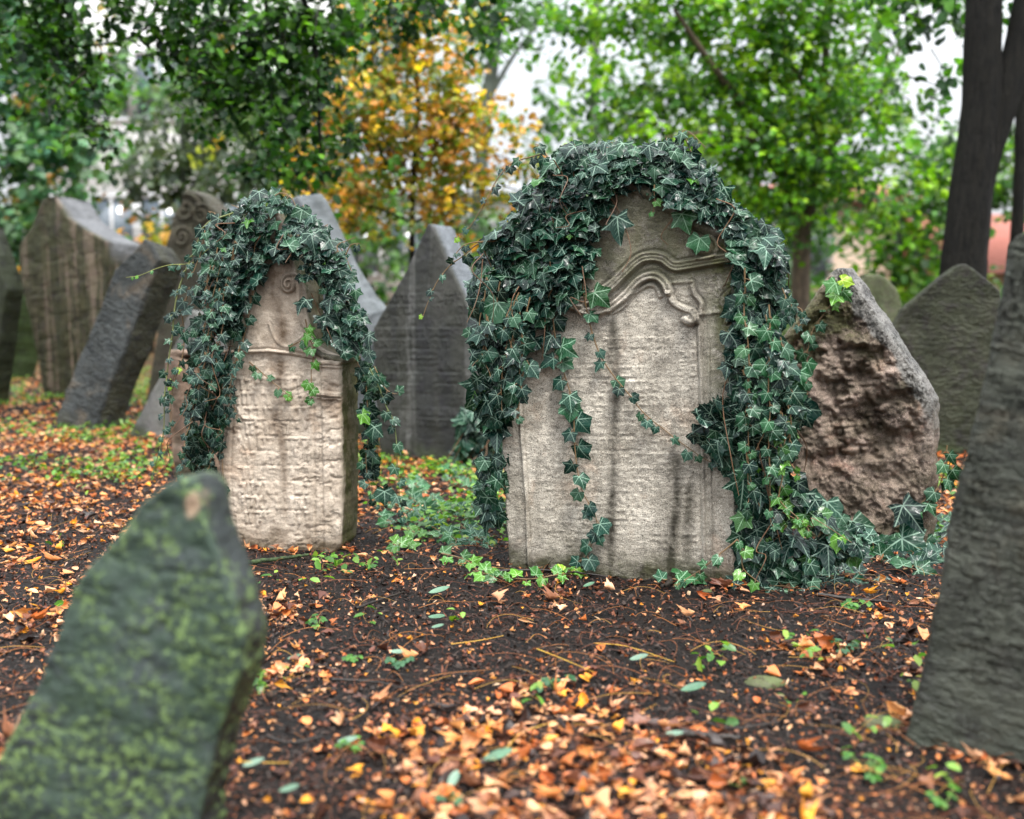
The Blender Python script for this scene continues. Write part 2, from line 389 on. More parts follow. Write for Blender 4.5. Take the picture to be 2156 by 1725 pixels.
# ------------------------------------------------------------------ gravestone builder
def resamp(loc):
    L = sorted(loc, key=lambda p: p[1]); w_ = np.array([p[1] for p in L]); u = np.array([p[0] for p in L])
    w_ = w_ + np.arange(len(w_))*1e-6; return w_, u
def slab(name, pl, left, right, thick, mat, relief=None, step=.005, bottom=-.14, rnd=.012, ragged=.004, rough=.004, seed=0,
         back_shift=(0, 0), attrs=None, greyfn=None, nt_=10, pts_local=False):
    """closed stone: rows up the face, each row a loop front > right side > back > left side"""
    Ll = left if pts_local else [pl.loc(*p) for p in left]; Rl = right if pts_local else [pl.loc(*p) for p in right]
    wl, ul = resamp(Ll); wr, ur = resamp(Rl)
    top = min(wl.max(), wr.max()) if True else 0
    top = max(wl.max(), wr.max())
    nw = int((top-bottom)/step)+2; W_ = np.linspace(bottom, top, nw)
    # denser rows near the top, where a gable runs nearly level
    W_ = bottom + (top-bottom)*(1-(1-np.linspace(0, 1, nw))**1.15)
    uL = np.interp(W_, wl, ul); uR = np.interp(W_, wr, ur)
    z0 = np.zeros(nw)
    uL = uL + fbm(np.stack([z0+seed, z0, W_], 1), 14, 4, seed=seed)*ragged
    uR = uR + fbm(np.stack([z0+seed+5, z0, W_], 1), 14, 4, seed=seed+1)*ragged
    bad = uR-uL < .008; mid = (uL+uR)/2; uL[bad] = mid[bad]-.004; uR[bad] = mid[bad]+.004
    maxw = (uR-uL).max(); nu = int(maxw/step)+2
    s = np.linspace(0, 1, nu); s = .5-.5*np.cos(pi*s)*(.55)-.5*(1-2*s)*.45; s = (s-s[0])/(s[-1]-s[0])
    U = uL[:, None]*(1-s)+uR[:, None]*s; WW = np.repeat(W_[:, None], nu, 1)
    ed = np.minimum(U-uL[:, None], uR[:, None]-U)
    # slope aware distance for gables
    gl = np.abs(np.gradient(uL, W_)); gr = np.abs(np.gradient(uR, W_))
    ed = np.minimum((U-uL[:, None])/np.sqrt(1+gl[:, None]**2), (uR[:, None]-U)/np.sqrt(1+gr[:, None]**2))
    ed = np.minimum(ed, top-WW)
    e = np.clip(ed/rnd, 0, 1); drop = rnd*(1-np.sqrt(np.clip(1-(1-e)**2, 0, 1)))
    uu, ww, ee = U.ravel(), WW.ravel(), ed.ravel()
    P3 = np.stack([uu, 0*uu+seed*3.1, ww], 1)
    d = fbm(P3, 5, 4, seed=seed)*rough*1.2 + fbm(P3, 45, 4, .6, seed=seed+3)*rough*.45
    if relief is not None: d = d + relief(uu, ww, ee)
    front_y = (-d).reshape(nw, nu) + drop
    # side thickness rows
    tt = np.linspace(0, 1, nt_)[1:-1]
    rows = [np.stack([U, front_y, WW], -1)]
    def side(ub, sign, yb):
        yy = yb[:, None]*(1-tt)+(thick)*tt
        sh = back_shift[0]*tt; shw = back_shift[1]*tt
        ro = np.stack([np.repeat(ub[:, None], len(tt), 1), yy, np.repeat(W_[:, None], len(tt), 1)], -1).reshape(-1, 3)
        dd = (fbm(ro, 12, 4, seed=seed+8)*rough*1.6 + fbm(ro, 50, 3, seed=seed+9)*rough*.5).reshape(nw, -1)
        bul = np.sin(tt*pi)*rnd*.3
        uo = ub[:, None]+sign*(dd+bul)+sh
        return np.stack([uo, yy, np.repeat(W_[:, None], len(tt), 1)+shw], -1)
    R_ = side(uR, 1, front_y[:, -1]); L_ = side(uL, -1, front_y[:, 0])[:, ::-1]
    nb = nu; sb = np.linspace(1, 0, nb)
    Ub = uL[:, None]*(1-sb)+uR[:, None]*sb+back_shift[0]; Wb = np.repeat(W_[:, None], nb, 1)+back_shift[1]
    eb = np.minimum(Ub-uL[:, None]-back_shift[0], uR[:, None]+back_shift[0]-Ub); eb = np.clip(eb/rnd, 0, 1)
    pb = np.stack([Ub, 0*Ub+7, Wb], -1).reshape(-1, 3)
    Yb = thick - rnd*(1-np.sqrt(np.clip(1-(1-eb)**2, 0, 1))) + (fbm(pb, 9, 4, seed=seed+5)*rough*1.5).reshape(nw, nb)
    B_ = np.stack([Ub, Yb, Wb], -1)
    G = np.concatenate([rows[0], R_, B_, L_], 1); n = G.shape[1]
    V = G.reshape(-1, 3); idx = np.arange(nw*n).reshape(nw, n); idx2 = np.roll(idx, -1, 1)
    F = np.stack([idx[:-1], idx2[:-1], idx2[1:], idx[1:]], -1).reshape(-1, 4)
    cap = []; tr = idx[-1]; a_, b_ = 0, n-1
    while b_-a_ > 2: cap.append((tr[a_], tr[a_+1], tr[b_-1], tr[b_])); a_ += 1; b_ -= 1
    F = np.concatenate([F, np.array(cap)]) if cap else F
    stain = np.zeros(len(V)); moss = np.zeros(len(V))
    if attrs is not None:
        isf = np.zeros((nw, n), bool); isf[:, :nu] = True
        stain, moss = attrs(V[:, 0], V[:, 1], V[:, 2], isf.ravel())
    # splashed soil and damp at the foot
    pf = np.stack([V[:, 0], V[:, 1], V[:, 2]], 1); foot = 1-sst(.0, .085, V[:, 2]+fbm(pf, 16, 4, seed=seed+2)*.05)
    stain = np.maximum(stain, foot*.75); moss = moss+foot*.25
    at_ = {'stain': stain, 'moss': moss}
    if greyfn is not None: at_['grey'] = greyfn(V[:, 0], V[:, 1], V[:, 2])
    me = fast_mesh(name, V, F, mat, True, None, at_)
    return me

GLY = {
 'bet': [((0, 1), (.9, 1)), ((.85, 1), (.85, 0)), ((0, 0), (1, 0))], 'dalet': [((0, 1), (1, 1)), ((.8, 1), (.8, 0))],
 'he': [((0, 1), (1, 1)), ((.9, 1), (.9, 0)), ((.15, .65), (.15, 0))], 'vav': [((.5, 1), (.5, 0)), ((.3, 1), (.5, 1))],
 'het': [((0, 1), (1, 1)), ((.9, 1), (.9, 0)), ((.1, 1), (.1, 0))], 'mem': [((0, 1), (1, 1)), ((.95, 1), (.95, 0)), ((.1, 1), (.1, 0)), ((.1, 0), (.95, 0))],
 'lamed': [((.2, 1.3), (.2, .8)), ((.2, .8), (.9, .8)), ((.9, .8), (.5, 0))], 'resh': [((0, 1), (.8, 1)), ((.85, .95), (.85, 0))],
 'shin': [((0, 1), (.1, 0)), ((.5, 1), (.45, 0)), ((1, 1), (.9, 0)), ((.1, 0), (.9, 0))], 'tav': [((0, 1), (1, 1)), ((.9, 1), (.9, 0)), ((.2, 1), (.2, 0)), ((0, 0), (.2, 0))],
 'yod': [((.5, 1), (.5, .6))], 'nun': [((.4, 1), (.6, 1)), ((.6, 1), (.6, 0)), ((.2, 0), (.6, 0))],
 'qof': [((0, 1), (.9, 1)), ((.9, 1), (.6, .2)), ((.15, .6), (.15, -.3))], 'alef': [((0, 1), (1, 0)), ((.9, 1), (.6, .55)), ((.1, 0), (.35, .5))]}
def inscription(u, w_, u0, u1, w0, w1, rowh, h, seed, hgt=.0022, wear=.45, ch=.72, stroke=.13):
    r = random.Random(seed); d = np.zeros_like(u)
    wy = w1-rowh
    keys = list(GLY)
    while wy > w0:
        m = np.where((w_ > wy-rowh*.3) & (w_ < wy+rowh*1.05) & (u > u0-.01) & (u < u1+.01))[0]
        x = u1
        gh_ = rowh*h; cw = gh_*ch
        um, wm = u[m], w_[m]; dd = np.full(len(m), 9.)
        while x-cw > u0:
            if r.random() < .16: x -= cw*.6; continue
            g = GLY[r.choice(keys)]; jw = cw*r.uniform(.8, 1.05); x0 = x-jw
            k = np.where((um > x0-cw*.4) & (um < x0+jw+cw*.3))[0]
            uk, wk = um[k], wm[k]; q = dd[k]
            for (a, b), (c, e) in g:
                q = np.minimum(q, dpoly(uk, wk, [(x0+a*jw, wy+b*gh_), (x0+c*jw, wy+e*gh_)]))
            dd[k] = q; x -= cw*1.28
        d[m] = np.maximum(d[m], hgt*(1-sst(gh_*stroke*.6, gh_*stroke*1.25, dd)))
        wy -= rowh
    P = np.stack([u, 0*u, w_], 1); msk = sst(wear-.25, wear+.2, fbm(P, 11, 3, seed=seed)*.5+.5)
    return d*msk

def stone_thing(name, pl, me, label, group='old gravestones leaning in the leaf litter', parts=()):
    if parts:
        e = bpy.data.objects.new(name, None); COL.objects.link(e); e.matrix_world = pl.mat(); e.empty_display_size = .1
        tag(e, label, 'gravestone', group)
        o = bpy.data.objects.new('slab', me); COL.objects.link(o); o.parent = e
        for nm, m in parts:
            c = bpy.data.objects.new(nm, m); COL.objects.link(c); c.parent = e
        return e
    o = link(name, me, None, pl.mat()); return tag(o, label, 'gravestone', group)

# ---- main arched stone ------------------------------------------------------
bl, br = on_ground(*z6((205, 1535))[0]), on_ground(*z6((1000, 1628))[0])
PM = Plane(on_ground(*z6((610, 1590))[0]), yaw=16, lean=-1.5, roll=-1.8)
MAT_MAIN = stone_mat('pale_sandstone', (.33, .295, .24), (.62, .565, .48), dark=(.035, .03, .022), streak=.25, moss_col=(.06, .065, .02),
    moss=.05, warm=(.54, .41, .31), pit=.5, rows=.15, rough=.68, bump=.7, speck=.7)
mL = z6((200, 1700), (200, 1535), (187, 1250), (182, 1150), (170, 1000), (165, 800), (150, 600), (150, 500), (165, 460)) + z6((230, 440), (330, 380), (450, 290), (560, 195))
mR = z6((1004, 1720), (1003, 1628), (1000, 1200), (994, 900), (990, 600), (986, 400), (965, 362), (900, 340), (820, 290), (740, 235), (660, 190), (600, 180))
def pm(*pts): return [PM.loc(*p) for p in z6(*pts)]
arcO = smooth_line(pm((300, 640), (400, 640), (480, 620), (560, 575), (610, 528), (660, 483), (700, 470), (745, 476), (783, 503), (830, 500), (900, 488), (985, 474)), 60)
arcI = smooth_line(pm((330, 590), (400, 615), (450, 652), (500, 662), (560, 648), (615, 605), (655, 560), (690, 540), (725, 540), (752, 562), (765, 592)), 50)
panelT = smooth_line(pm((560, 668), (600, 650), (640, 605), (680, 575), (705, 568), (728, 585), (735, 610)), 30)
curlR = smooth_line(pm((765, 600), (785, 632), (820, 652), (852, 662), (862, 690), (840, 703), (820, 690)), 30)
frR = pm((872, 690), (880, 900), (886, 1200), (893, 1620)); frL = pm((238, 900), (250, 1100), (268, 1330), (276, 1560))
frR2 = pm((905, 700), (908, 900), (912, 1200), (918, 1620))
consR = smooth_line(pm((848, 560), (855, 598), (880, 630), (880, 660), (870, 700)), 20)
consR2 = smooth_line(pm((985, 590), (960, 612), (958, 640), (975, 668), (968, 700)), 20)
capl = pm((880, 672), (985, 660)); capl2 = pm((775, 562), (848, 556))
volu = []
for k in range(60):
    t = k/59; a = -1.2+t*4.2*pi; r_ = 62*(1-t*.86); volu.append((885+r_*cos(a)*.9, 440-r_*sin(a)*-1*.75))
volu = pm(*volu); vc = pm((885, 440))[0]
rak = pm((590, 210), (640, 240), (720, 290), (800, 345), (870, 385))
def groove(d, wd, dp): return -dp*np.exp(-(d/wd)**2)
def band(d, hw, hgt): return hgt*(1-sst(hw*.75, hw*1.15, d))
cu = PM.loc(*z6((610, 600))[0])[0]
def rel_main(u, w_, e):
    r = np.zeros_like(u)
    dO = dpoly(u, w_, arcO); dI = dpoly(u, w_, arcI)
    # sunken field below the arches
    r += band(dO, .013, .017)+groove(dO-.0175, .003, .006)+groove(dO-.004, .0024, .005)
    r += band(dI, .011, .018)+groove(dI-.015, .003, .006)+groove(dI, .0024, .005)
    dP = dpoly(u, w_, panelT); r += band(dP, .005, .007)+groove(dP-.008, .0025, .003)
    dC = dpoly(u, w_, curlR); r += band(dC, .008, .015)+groove(dC-.0105, .0025, .003)
    ball = np.hypot(u-pm((840, 690))[0][0], w_-pm((840, 690))[0][1]); r += .014*np.sqrt(np.clip(1-(ball/.017)**2, 0, 1))
    for ln, hw, hh in ((frR, .0045, .008), (frL, .0035, .009), (frR2, .003, .003)):
        dd = dpoly(u, w_, ln); r += band(dd, hw, hh)+groove(dd-hw*1.4, .002, .0025)
    dd = np.minimum(dpoly(u, w_, consR), dpoly(u, w_, consR2)); r += band(dd, .006, .011)+groove(dd-.008, .0022, .004)
    dd = np.minimum(dpoly(u, w_, capl), dpoly(u, w_, capl2)); r += band(dd, .004, .005)
    dv = dpoly(u, w_, volu); r += band(dv, .0055, .008)+.006*(1-sst(.03, .055, np.hypot(u-vc[0], w_-vc[1])))
    # mirrored mouldings on the hidden half
    r += band(dpoly(2*cu-u-.01, w_-.02, arcO), .010, .006)*(u < cu-.12)
    r += inscription(u, w_, pm((285, 0))[0][0]+.012, pm((870, 900))[0][0]-.006, .07, pm((500, 740))[0][1], .0375, .62, 3, .0025, .40)
    P = np.stack([u, 0*u, w_*2.6], 1)
    r -= .0024*sst(.72, .92, ridged(P, 22, 4, .6, seed=21))*sst(-.1, .3, fbm(P, 4, 2, seed=2))
    r += fbm(np.stack([u, 0*u, w_], 1), 90, 3, .6, seed=30)*.0012
    return r
def at_main(u, v, w_, f):
    st = np.zeros_like(u)
    for pts, wd, amt in ((((572, 700), (575, 900), (570, 1250), (560, 1610)), .015, .85), (((583, 880), (580, 1150)), .008, .4), (((835, 760), (838, 900), (845, 1050)), .012, .3),
                         (((790, 1180), (792, 1350), (765, 1640)), .019, .8), (((838, 1280), (830, 1450), (835, 1640)), .016, .7),
                         (((830, 820), (828, 940), (845, 1010)), .012, .4), (((700, 260), (700, 420)), .06, .4), (((880, 470), (900, 560)), .06, .4),
                         (((600, 300), (560, 560)), .03, .35), (((640, 250), (800, 340), (950, 430)), .035, .6)):
        d = dpoly(u, w_, pm(*pts)); n = .75+.5*fbm(np.stack([u, v, w_*.2], 1), 30, 3, seed=4); st = np.maximum(st, amt*np.exp(-(d/wd)**2)*n)
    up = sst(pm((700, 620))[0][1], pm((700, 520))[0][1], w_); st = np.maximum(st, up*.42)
    st = np.where(f, st, .5)
    ms = sst(pm((850, 0))[0][0], pm((960, 0))[0][0], u)*sst(pm((0, 1250))[0][1], pm((0, 750))[0][1], w_)*.9
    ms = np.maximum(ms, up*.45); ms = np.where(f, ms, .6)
    return st, ms
me_main = slab('slab', PM, mL, mR, .17, MAT_MAIN, rel_main, step=.0028, rnd=.009, ragged=.004, rough=.0035, seed=11, attrs=at_main)
# raking cornice of the gable, one moulded bar either side, and the scrolls at their feet
def cornice(line, hw, dep, seed):
    acc = []; pts = smooth_line([(a, 0, b) for a, b in line], 70); T = nrm(np.gradient(pts, axis=0)); Nn = np.stack([-T[:, 2], 0*T[:, 0], T[:, 0]], 1)
    prof = [(-hw, .0), (-hw, -dep*.4), (-hw*.6, -dep*.5), (-hw*.4, -dep*.9), (hw*.2, -dep), (hw*.5, -dep*.75), (hw, -dep*.6), (hw, .15), (-hw*.2, .15)]
    n = len(prof); V = np.concatenate([[p+Nn[i]*a+np.array([0, b, 0]) for a, b in prof] for i, p in enumerate(pts)])
    V += (fbm(V, 40, 4, seed=seed)*.003)[:, None]*np.array([.4, 1, 1])
    F = np.array([(i*n+j, i*n+(j+1) % n, (i+1)*n+(j+1) % n, (i+1)*n+j) for i in range(len(pts)-1) for j in range(n)])
    last = (len(pts)-1)*n
    caps = np.array([(k, k+1, n-2-k, n-1-k) for k in range(3)]+[(last+k, last+k+1, last+n-2-k, last+n-1-k) for k in range(3)])
    F = np.concatenate([F, caps])
    return fast_mesh('cornice', V, F, MAT_MAIN, True, None, {'stain': np.full(len(V), .55), 'moss': np.full(len(V), .35)})
cR_ = cornice(pm((600, 200), (660, 230), (740, 280), (820, 333), (900, 372), (955, 385)), .014, .020, 3)
cL_ = cornice(pm((170, 480), (260, 440), (350, 385), (460, 305), (560, 222), (598, 200)), .014, .020, 5)
stone_thing('gravestone', PM, me_main, 'tall pale gravestone with carved arched mouldings, ivy draped over its top', parts=[('cornice', cR_), ('cornice', cL_)])

# ---- left ivy stone ---------------------------------------------------------
PL = Plane(on_ground(*z5((600, 1625))[0]), yaw=7, lean=-2, roll=-.6)
MAT_LEFT = stone_mat('pinkish_limestone', (.40, .325, .25), (.68, .585, .48), dark=(.09, .055, .03), streak=.14, moss_col=(.03, .03, .007),
    moss=.02, warm=(.46, .33, .235), pit=.35, rough=.7, bump=.65, speck=.25)
lL = z5((385, 1750), (380, 1600), (350, 1400), (330, 1290), (340, 1100), (350, 900), (355, 770), (385, 752), (440, 735), (455, 640), (430, 560), (425, 470), (445, 380), (480, 250), (530, 170), (560, 110))
lR = z5((850, 1760), (845, 1660), (872, 1600), (878, 1300), (880, 900), (880, 800), (888, 790), (890, 770), (800, 735), (752, 700), (735, 640), (715, 560), (715, 470), (700, 410), (672, 395), (655, 300), (620, 180), (590, 115))
def lm(*pts): return [PL.loc(*p) for p in z5(*pts)]
def rel_left(u, w_, e):
    r = np.zeros_like(u)
    shelf = lm((450, 742), (560, 738), (640, 748), (750, 768)); dd = dpoly(u, w_, shelf); r += band(dd, .005, .006)+groove(dd-.006, .003, .005)
    top = sst(lm((600, 760))[0][1], lm((600, 745))[0][1], w_); r += .006*top
    pil = sst(lm((768, 0))[0][0], lm((780, 0))[0][0], u)*(1-top)
    r += pil*.007
    for yy, hh, hw in ((795, .010, .006), (812, .006, .004), (935, .010, .007), (955, .005, .003)):
        dd = dpoly(u, w_, lm((772, yy-8), (884, yy))); r += band(dd, hw, hh)
    dd = dpoly(u, w_, lm((752, 960), (757, 1300), (760, 1600))); r += groove(dd, .004, .005)
    dd = dpoly(u, w_, lm((400, 900), (385, 1300), (410, 1600))); r += groove(dd, .004, .003)
    c = lm((650, 445))[0]; sp = []
    for k in range(40):
        t = k/39; a = 1.2+t*3.6*pi; q = .024*(1-t*.85); sp.append((c[0]+q*cos(a), c[1]+q*sin(a)*1.2))
    r += band(dpoly(u, w_, sp), .004, .009)+.008*(1-sst(.012, .026, np.hypot(u-c[0], w_-c[1])))
    dd = dpoly(u, w_, smooth_line(lm((664, 400), (690, 450), (690, 520), (705, 590), (730, 660)), 20)); r += band(dd, .006, .007)
    dd = dpoly(u, w_, smooth_line(lm((560, 620), (590, 690), (640, 720), (700, 680)), 20)); r += band(dd, .004, .003)
    r += inscription(u, w_, lm((410, 1200))[0][0], lm((735, 1200))[0][0], .05, lm((600, 840))[0][1], .043, .70, 8, .0046, .42, ch=.62, stroke=.15)
    P = np.stack([u, 0*u, w_*1.6], 1)
    r -= .005*sst(.35, .8, ridged(P, 22, 4, .6, seed=31))*(1-top)*sst(-.3, .3, fbm(P, 5, 2, seed=7))
    r += fbm(P, 55, 4, .6, seed=33)*.003*(1-top*.6)
    return r
def at_left(u, v, w_, f):
    st = np.zeros_like(u); ms = np.zeros_like(u)
    for pts, wd, amt in ((((600, 800), (605, 900), (598, 1050)), .026, .75), (((600, 1020), (620, 1200), (628, 1450)), .014, .5), (((580, 330), (590, 480), (620, 680)), .03, .7),
                         (((830, 800), (830, 950)), .03, .5), (((390, 800), (350, 1300)), .02, .3)):
        d = dpoly(u, w_, lm(*pts)); n = .75+.6*fbm(np.stack([u, v, w_*.3], 1), 30, 3, seed=4); st = np.maximum(st, amt*np.exp(-(d/wd)**2)*n)
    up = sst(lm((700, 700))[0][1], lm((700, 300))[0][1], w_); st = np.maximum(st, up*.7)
    ms = np.where(f, sst(lm((845, 0))[0][0], lm((885, 0))[0][0], u)*.9, 1.0)
    st = np.where(f, st, .45)
    return st, ms
me = slab('slab', PL, lL, lR, .19, MAT_LEFT, rel_left, step=.0028, rnd=.010, ragged=.005, rough=.004, seed=21, attrs=at_left)
cap = cornice([(a, b) for a, b in lm((758, 738), (820, 768), (892, 782))], .010, .016, 9)
stone_thing('gravestone', PL, me, 'narrow pinkish gravestone with worn raised lettering, crowned by trailing ivy', parts=[('cornice', cap)])

# ---- rough hewn rock stone --------------------------------------------------
PR = Plane(on_ground(*z7((640, 1395))[0]), yaw=20, lean=-3, roll=1)
MAT_ROCK = stone_mat('rough_brown_rock', (.06, .04, .03), (.44, .335, .275), dark=(.02, .015, .012), streak=.12, moss_col=(.055, .055, .02), moss=.25,
    warm=(.30, .13, .09), pit=.2, rough=.42, bump=1.0, speck=.85)
rL = z7((330, 1500), (325, 1290), (300, 1150), (265, 1050), (240, 920), (215, 760), (190, 610), (188, 480), (240, 400), (300, 330), (390, 195), (430, 130), (465, 104))
rR = z7((890, 1500), (895, 1385), (905, 1250), (915, 1050), (920, 900), (915, 730), (880, 650), (800, 540), (700, 400), (610, 260), (540, 150), (505, 104))
def rel_rock(u, w_, e):
    P = np.stack([u+.25*w_, 0*u+2, w_-.15*u], 1)
    flat = sst(.022, .05, e)
    r = fbm(P, 4.5, 3, seed=40)*.045*flat - .042*sst(.3, .85, ridged(P, 6, 4, .62, seed=44))*flat + fbm(P, 20, 5, .66, seed=46)*.030*(.25+flat*.75)
    r += (np.abs(fbm(P, 60, 3, .6, seed=48)))*.006
    return r-.018*flat
rx = np.array([PR.loc(*p) for p in rR]); rx = rx[np.argsort(rx[:, 1])]
def grey_rock(u, v, w_):
    # weathered grey skin along the dressed right hand gable and over the tip
    e = np.interp(w_, rx[:, 1], rx[:, 0])-u; n = fbm(np.stack([u, v, w_], 1), 14, 4, seed=8)*.02
    return .9*(1-sst(.035, .055, e+n*2.2))*sst(.25, .45, w_)
def at_rock(u, v, w_, f):
    P = np.stack([u, v, w_], 1)
    st = .65*sst(.1, .6, fbm(P, 9, 4, .6, seed=50)); return st, sst(.0, .5, fbm(P, 5, 3, seed=51))*.6*(w_ > .35)
me = slab('gravestone', PR, rL, rR, .16, MAT_ROCK, rel_rock, step=.0035, rnd=.02, ragged=.008, rough=.008, seed=31, attrs=at_rock, greyfn=grey_rock, back_shift=(.012, .01), nt_=16)
# the dressed grey bevel is the flank of the same block
stone_thing('gravestone', PR, me, 'rough brown rock-faced pointed gravestone right of the big ivy covered one')

def simple(base, yaw, lean, roll, left, right, thick, mat, label, step=.008, rnd=.012, ragged=.006, rough=.006, seed=1, relief=None, attrs=None, back=(0, 0), bottom=-.15, greyfn=None):
    p = Plane(on_ground(*base) if len(base) == 2 else base, yaw, lean, roll)
    m = slab('gravestone', p, left, right, thick, mat, relief, step, bottom, rnd, ragged, rough, seed, back, attrs, greyfn=greyfn)
    stone_thing('gravestone', p, m, label); return p
def rel_rough(a, sc=14, seed=0):
    return lambda u, w_, e: fbm(np.stack([u, 0*u, w_*1.5], 1), sc, 4, .6, seed=seed)*a - a*.6*sst(.4, .9, ridged(np.stack([u, 0*u, w_*2], 1), sc*.8, 3, seed=seed+2))
GREY = dict(dark=(.02, .02, .02))
# foreground mossy stone, lower left
MAT_FL = stone_mat('green_mossy_stone', (.018, .026, .026), (.065, .08, .08), dark=(.015, .016, .015), streak=.12, moss_col=(.022, .042, .022), moss=.22,
    grey=((.25, .16, .10), (.46, .32, .22)), lichen=.9, lichen_col=(.22, .33, .11), pit=.4, rough=.55, bump=.6, speck=.3, seed=3.1)
def at_fl(u, v, w_, f):
    st = np.where(f, 0, .35+.5*sst(.42, .3, w_)); return st, np.where(f, .35, -.25)
def tan_fl(u, v, w_):
    # pale chip at the tip where the surface has spalled
    c = PFL.loc(403, 1062); n = fbm(np.stack([u, v, w_], 1), 30, 3, seed=8)*.008
    return .9*(1-sst(.008, .017, np.hypot((u-c[0])*1.3, (w_-c[1])*.8)+n))*(v < .03)
PFL = Plane(np.array([at(190, 1500, 1.34)[0], 1.34, 0]), 10, -4, 9)
me = slab('gravestone', PFL, [(-170, 2050), (-90, 1760), (0, 1590), (30, 1520), (90, 1390), (150, 1258), (195, 1180), (262, 1098), (300, 1055), (335, 1028), (352, 1016), (364, 1011)],
    [(400, 2050), (418, 1725), (450, 1600), (482, 1490), (506, 1410), (510, 1350), (492, 1280), (468, 1210), (446, 1150), (436, 1100), (428, 1050), (420, 1026), (410, 1012)], .085, MAT_FL,
    rel_rough(.004, 16, 5), .003, -.2, .007, .012, .007, 41, (.0, .0), at_fl, greyfn=tan_fl)
stone_thing('gravestone', PFL, me, 'green lichen-covered slanted gravestone cut off by the lower left picture corner')
# foreground grey stone, right
MAT_FR = stone_mat('grey_green_tall_stone', (.016, .018, .015), (.05, .052, .042), dark=(.035, .036, .034), streak=.3, moss_col=(.05, .06, .04), moss=.2,
    warm=(.075, .062, .042), pit=.6, rows=.5, rough=.6, bump=.8, speck=.35, seed=5.3)
def rel_fr(u, w_, e): return rel_rough(.003, 12, 8)(u, w_, e)+inscription(u, w_, -.2, .6, .12, 1.2, .038, .68, 14, .0042, .36)
PFR = simple((2040, 1590), 29, -6, 8, [(1850, 2100), (1896, 1700), (1902, 1565), (1935, 1450), (1960, 1340), (1997, 1124), (2036, 950), (2076, 779), (2107, 625), (2122, 517), (2140, 497), (2160, 485)],
    [(2480, 2100), (2480, 1700), (2480, 1300), (2480, 900), (2440, 620), (2330, 500), (2180, 484)], .13, MAT_FR,
    'tall grey inscribed gravestone leaning at the right edge of the picture', step=.0045, rnd=.010, ragged=.0025, seed=51, relief=rel_fr)
# stone A, streaked, far left
MAT_A = stone_mat('streaked_brown_stone', (.016, .013, .008), (.045, .034, .022), grey=((.07, .072, .078), (.16, .165, .175)), dark=(.008, .008, .005), streak=.85, moss_col=(.045, .05, .015), moss=.35,
    warm=(.075, .045, .03), pit=.3, rough=.65, bump=.6, light=(.19, .135, .11), strkx=11.0, seed=7.7)
simple((140, 842), 26, -5, -7, [(92, 900), (92, 838), (76, 745), (60, 665), (40, 585), (38, 521), (68, 473), (86, 421), (100, 415)],
    [(200, 900), (205, 838), (215, 700), (226, 560), (222, 508), (180, 484), (140, 457), (120, 425), (112, 414)], .3, MAT_A,
    'dark streaked gravestone with hooked pointed top, tallest in the left cluster', seed=61, relief=rel_rough(.008, 8, 3), back=(.03, .0), greyfn=lambda u, v, w_: sst(.02, .06, v)*sst(.85, 1.0, w_))  # upper flank painted paler: light on the bevel put into the colour
# stone B, leaning slab
MAT_B = stone_mat('blue_grey_slate', (.020, .024, .026), (.055, .062, .064), dark=(.03, .03, .03), streak=.1, moss_col=(.05, .05, .025), moss=.08,
    warm=(.13, .10, .07), pit=.5, rows=.9, rough=.5, bump=.7, seed=9.9)
simple((160, 905), 24, -12, 21, [(118, 960), (118, 882), (160, 765), (208, 657), (240, 569), (275, 535), (300, 507)],
    [(195, 970), (200, 905), (224, 824), (272, 705), (316, 592), (334, 545), (322, 520), (310, 506)], .2, MAT_B,
    'blue-grey inscribed gravestone leaning sharply right behind the fallen leaves', seed=71, attrs=lambda u, v, w_, f: (np.where(f, 0, .55), np.where(f, 0, .4)), relief=lambda u, w_, e: rel_rough(.007, 10, 6)(u, w_, e)+inscription(u, w_, -.2, .6, .05, 1.0, .05, .6, 6, .005, .4))
# stone C, carved top behind
MAT_C = stone_mat('carved_grey_stone', (.045, .037, .028), (.11, .092, .07), dark=(.035, .03, .022), streak=.4, moss=.15, rough=.65, bump=.6, seed=4.4)
PC = Plane(np.array([at(420, 800, 6.7)[0], 6.7, 0]), 18, -3, 8)
def rel_c(u, w_, e):
    r = rel_rough(.004, 9, 2)(u, w_, e)
    for x, y, q in ((392, 440, .10), (425, 452, .07), (385, 500, .07)):
        c = PC.loc(x, y); sp = [(c[0]+q*(1-k/40)*cos(k*.3), c[1]+q*(1-k/40)*sin(k*.3)) for k in range(36)]; r += band(dpoly(u, w_, sp), .012, .014)
    return r
me = slab('gravestone', PC, [(300, 900), (330, 700), (346, 520), (349, 513), (362, 457), (380, 429), (388, 402)], [(560, 900), (560, 720), (545, 600), (500, 490), (440, 430), (425, 412), (402, 400)],
    .2, MAT_C, rel_c, .008, -.1, .014, .008, .006, 81)
stone_thing('gravestone', PC, me, 'tan gravestone with carved scrolls at its tip, rising behind the leaning slab')
# D, slab leaning right against the ivy stone
simple((310, 925), 22, -4, 24, [(262, 980), (264, 925), (290, 880), (320, 825), (372, 717), (390, 672), (400, 660)], [(400, 990), (400, 925), (440, 830), (450, 740), (440, 690), (415, 660)], .12,
    stone_mat('plain_grey_slab', (.09, .09, .09), (.17, .165, .16), streak=.1, moss=.1, rough=.55, bump=.4, seed=1.2, **GREY),
    'low plain grey slab wedged behind the left ivy covered gravestone', seed=91)
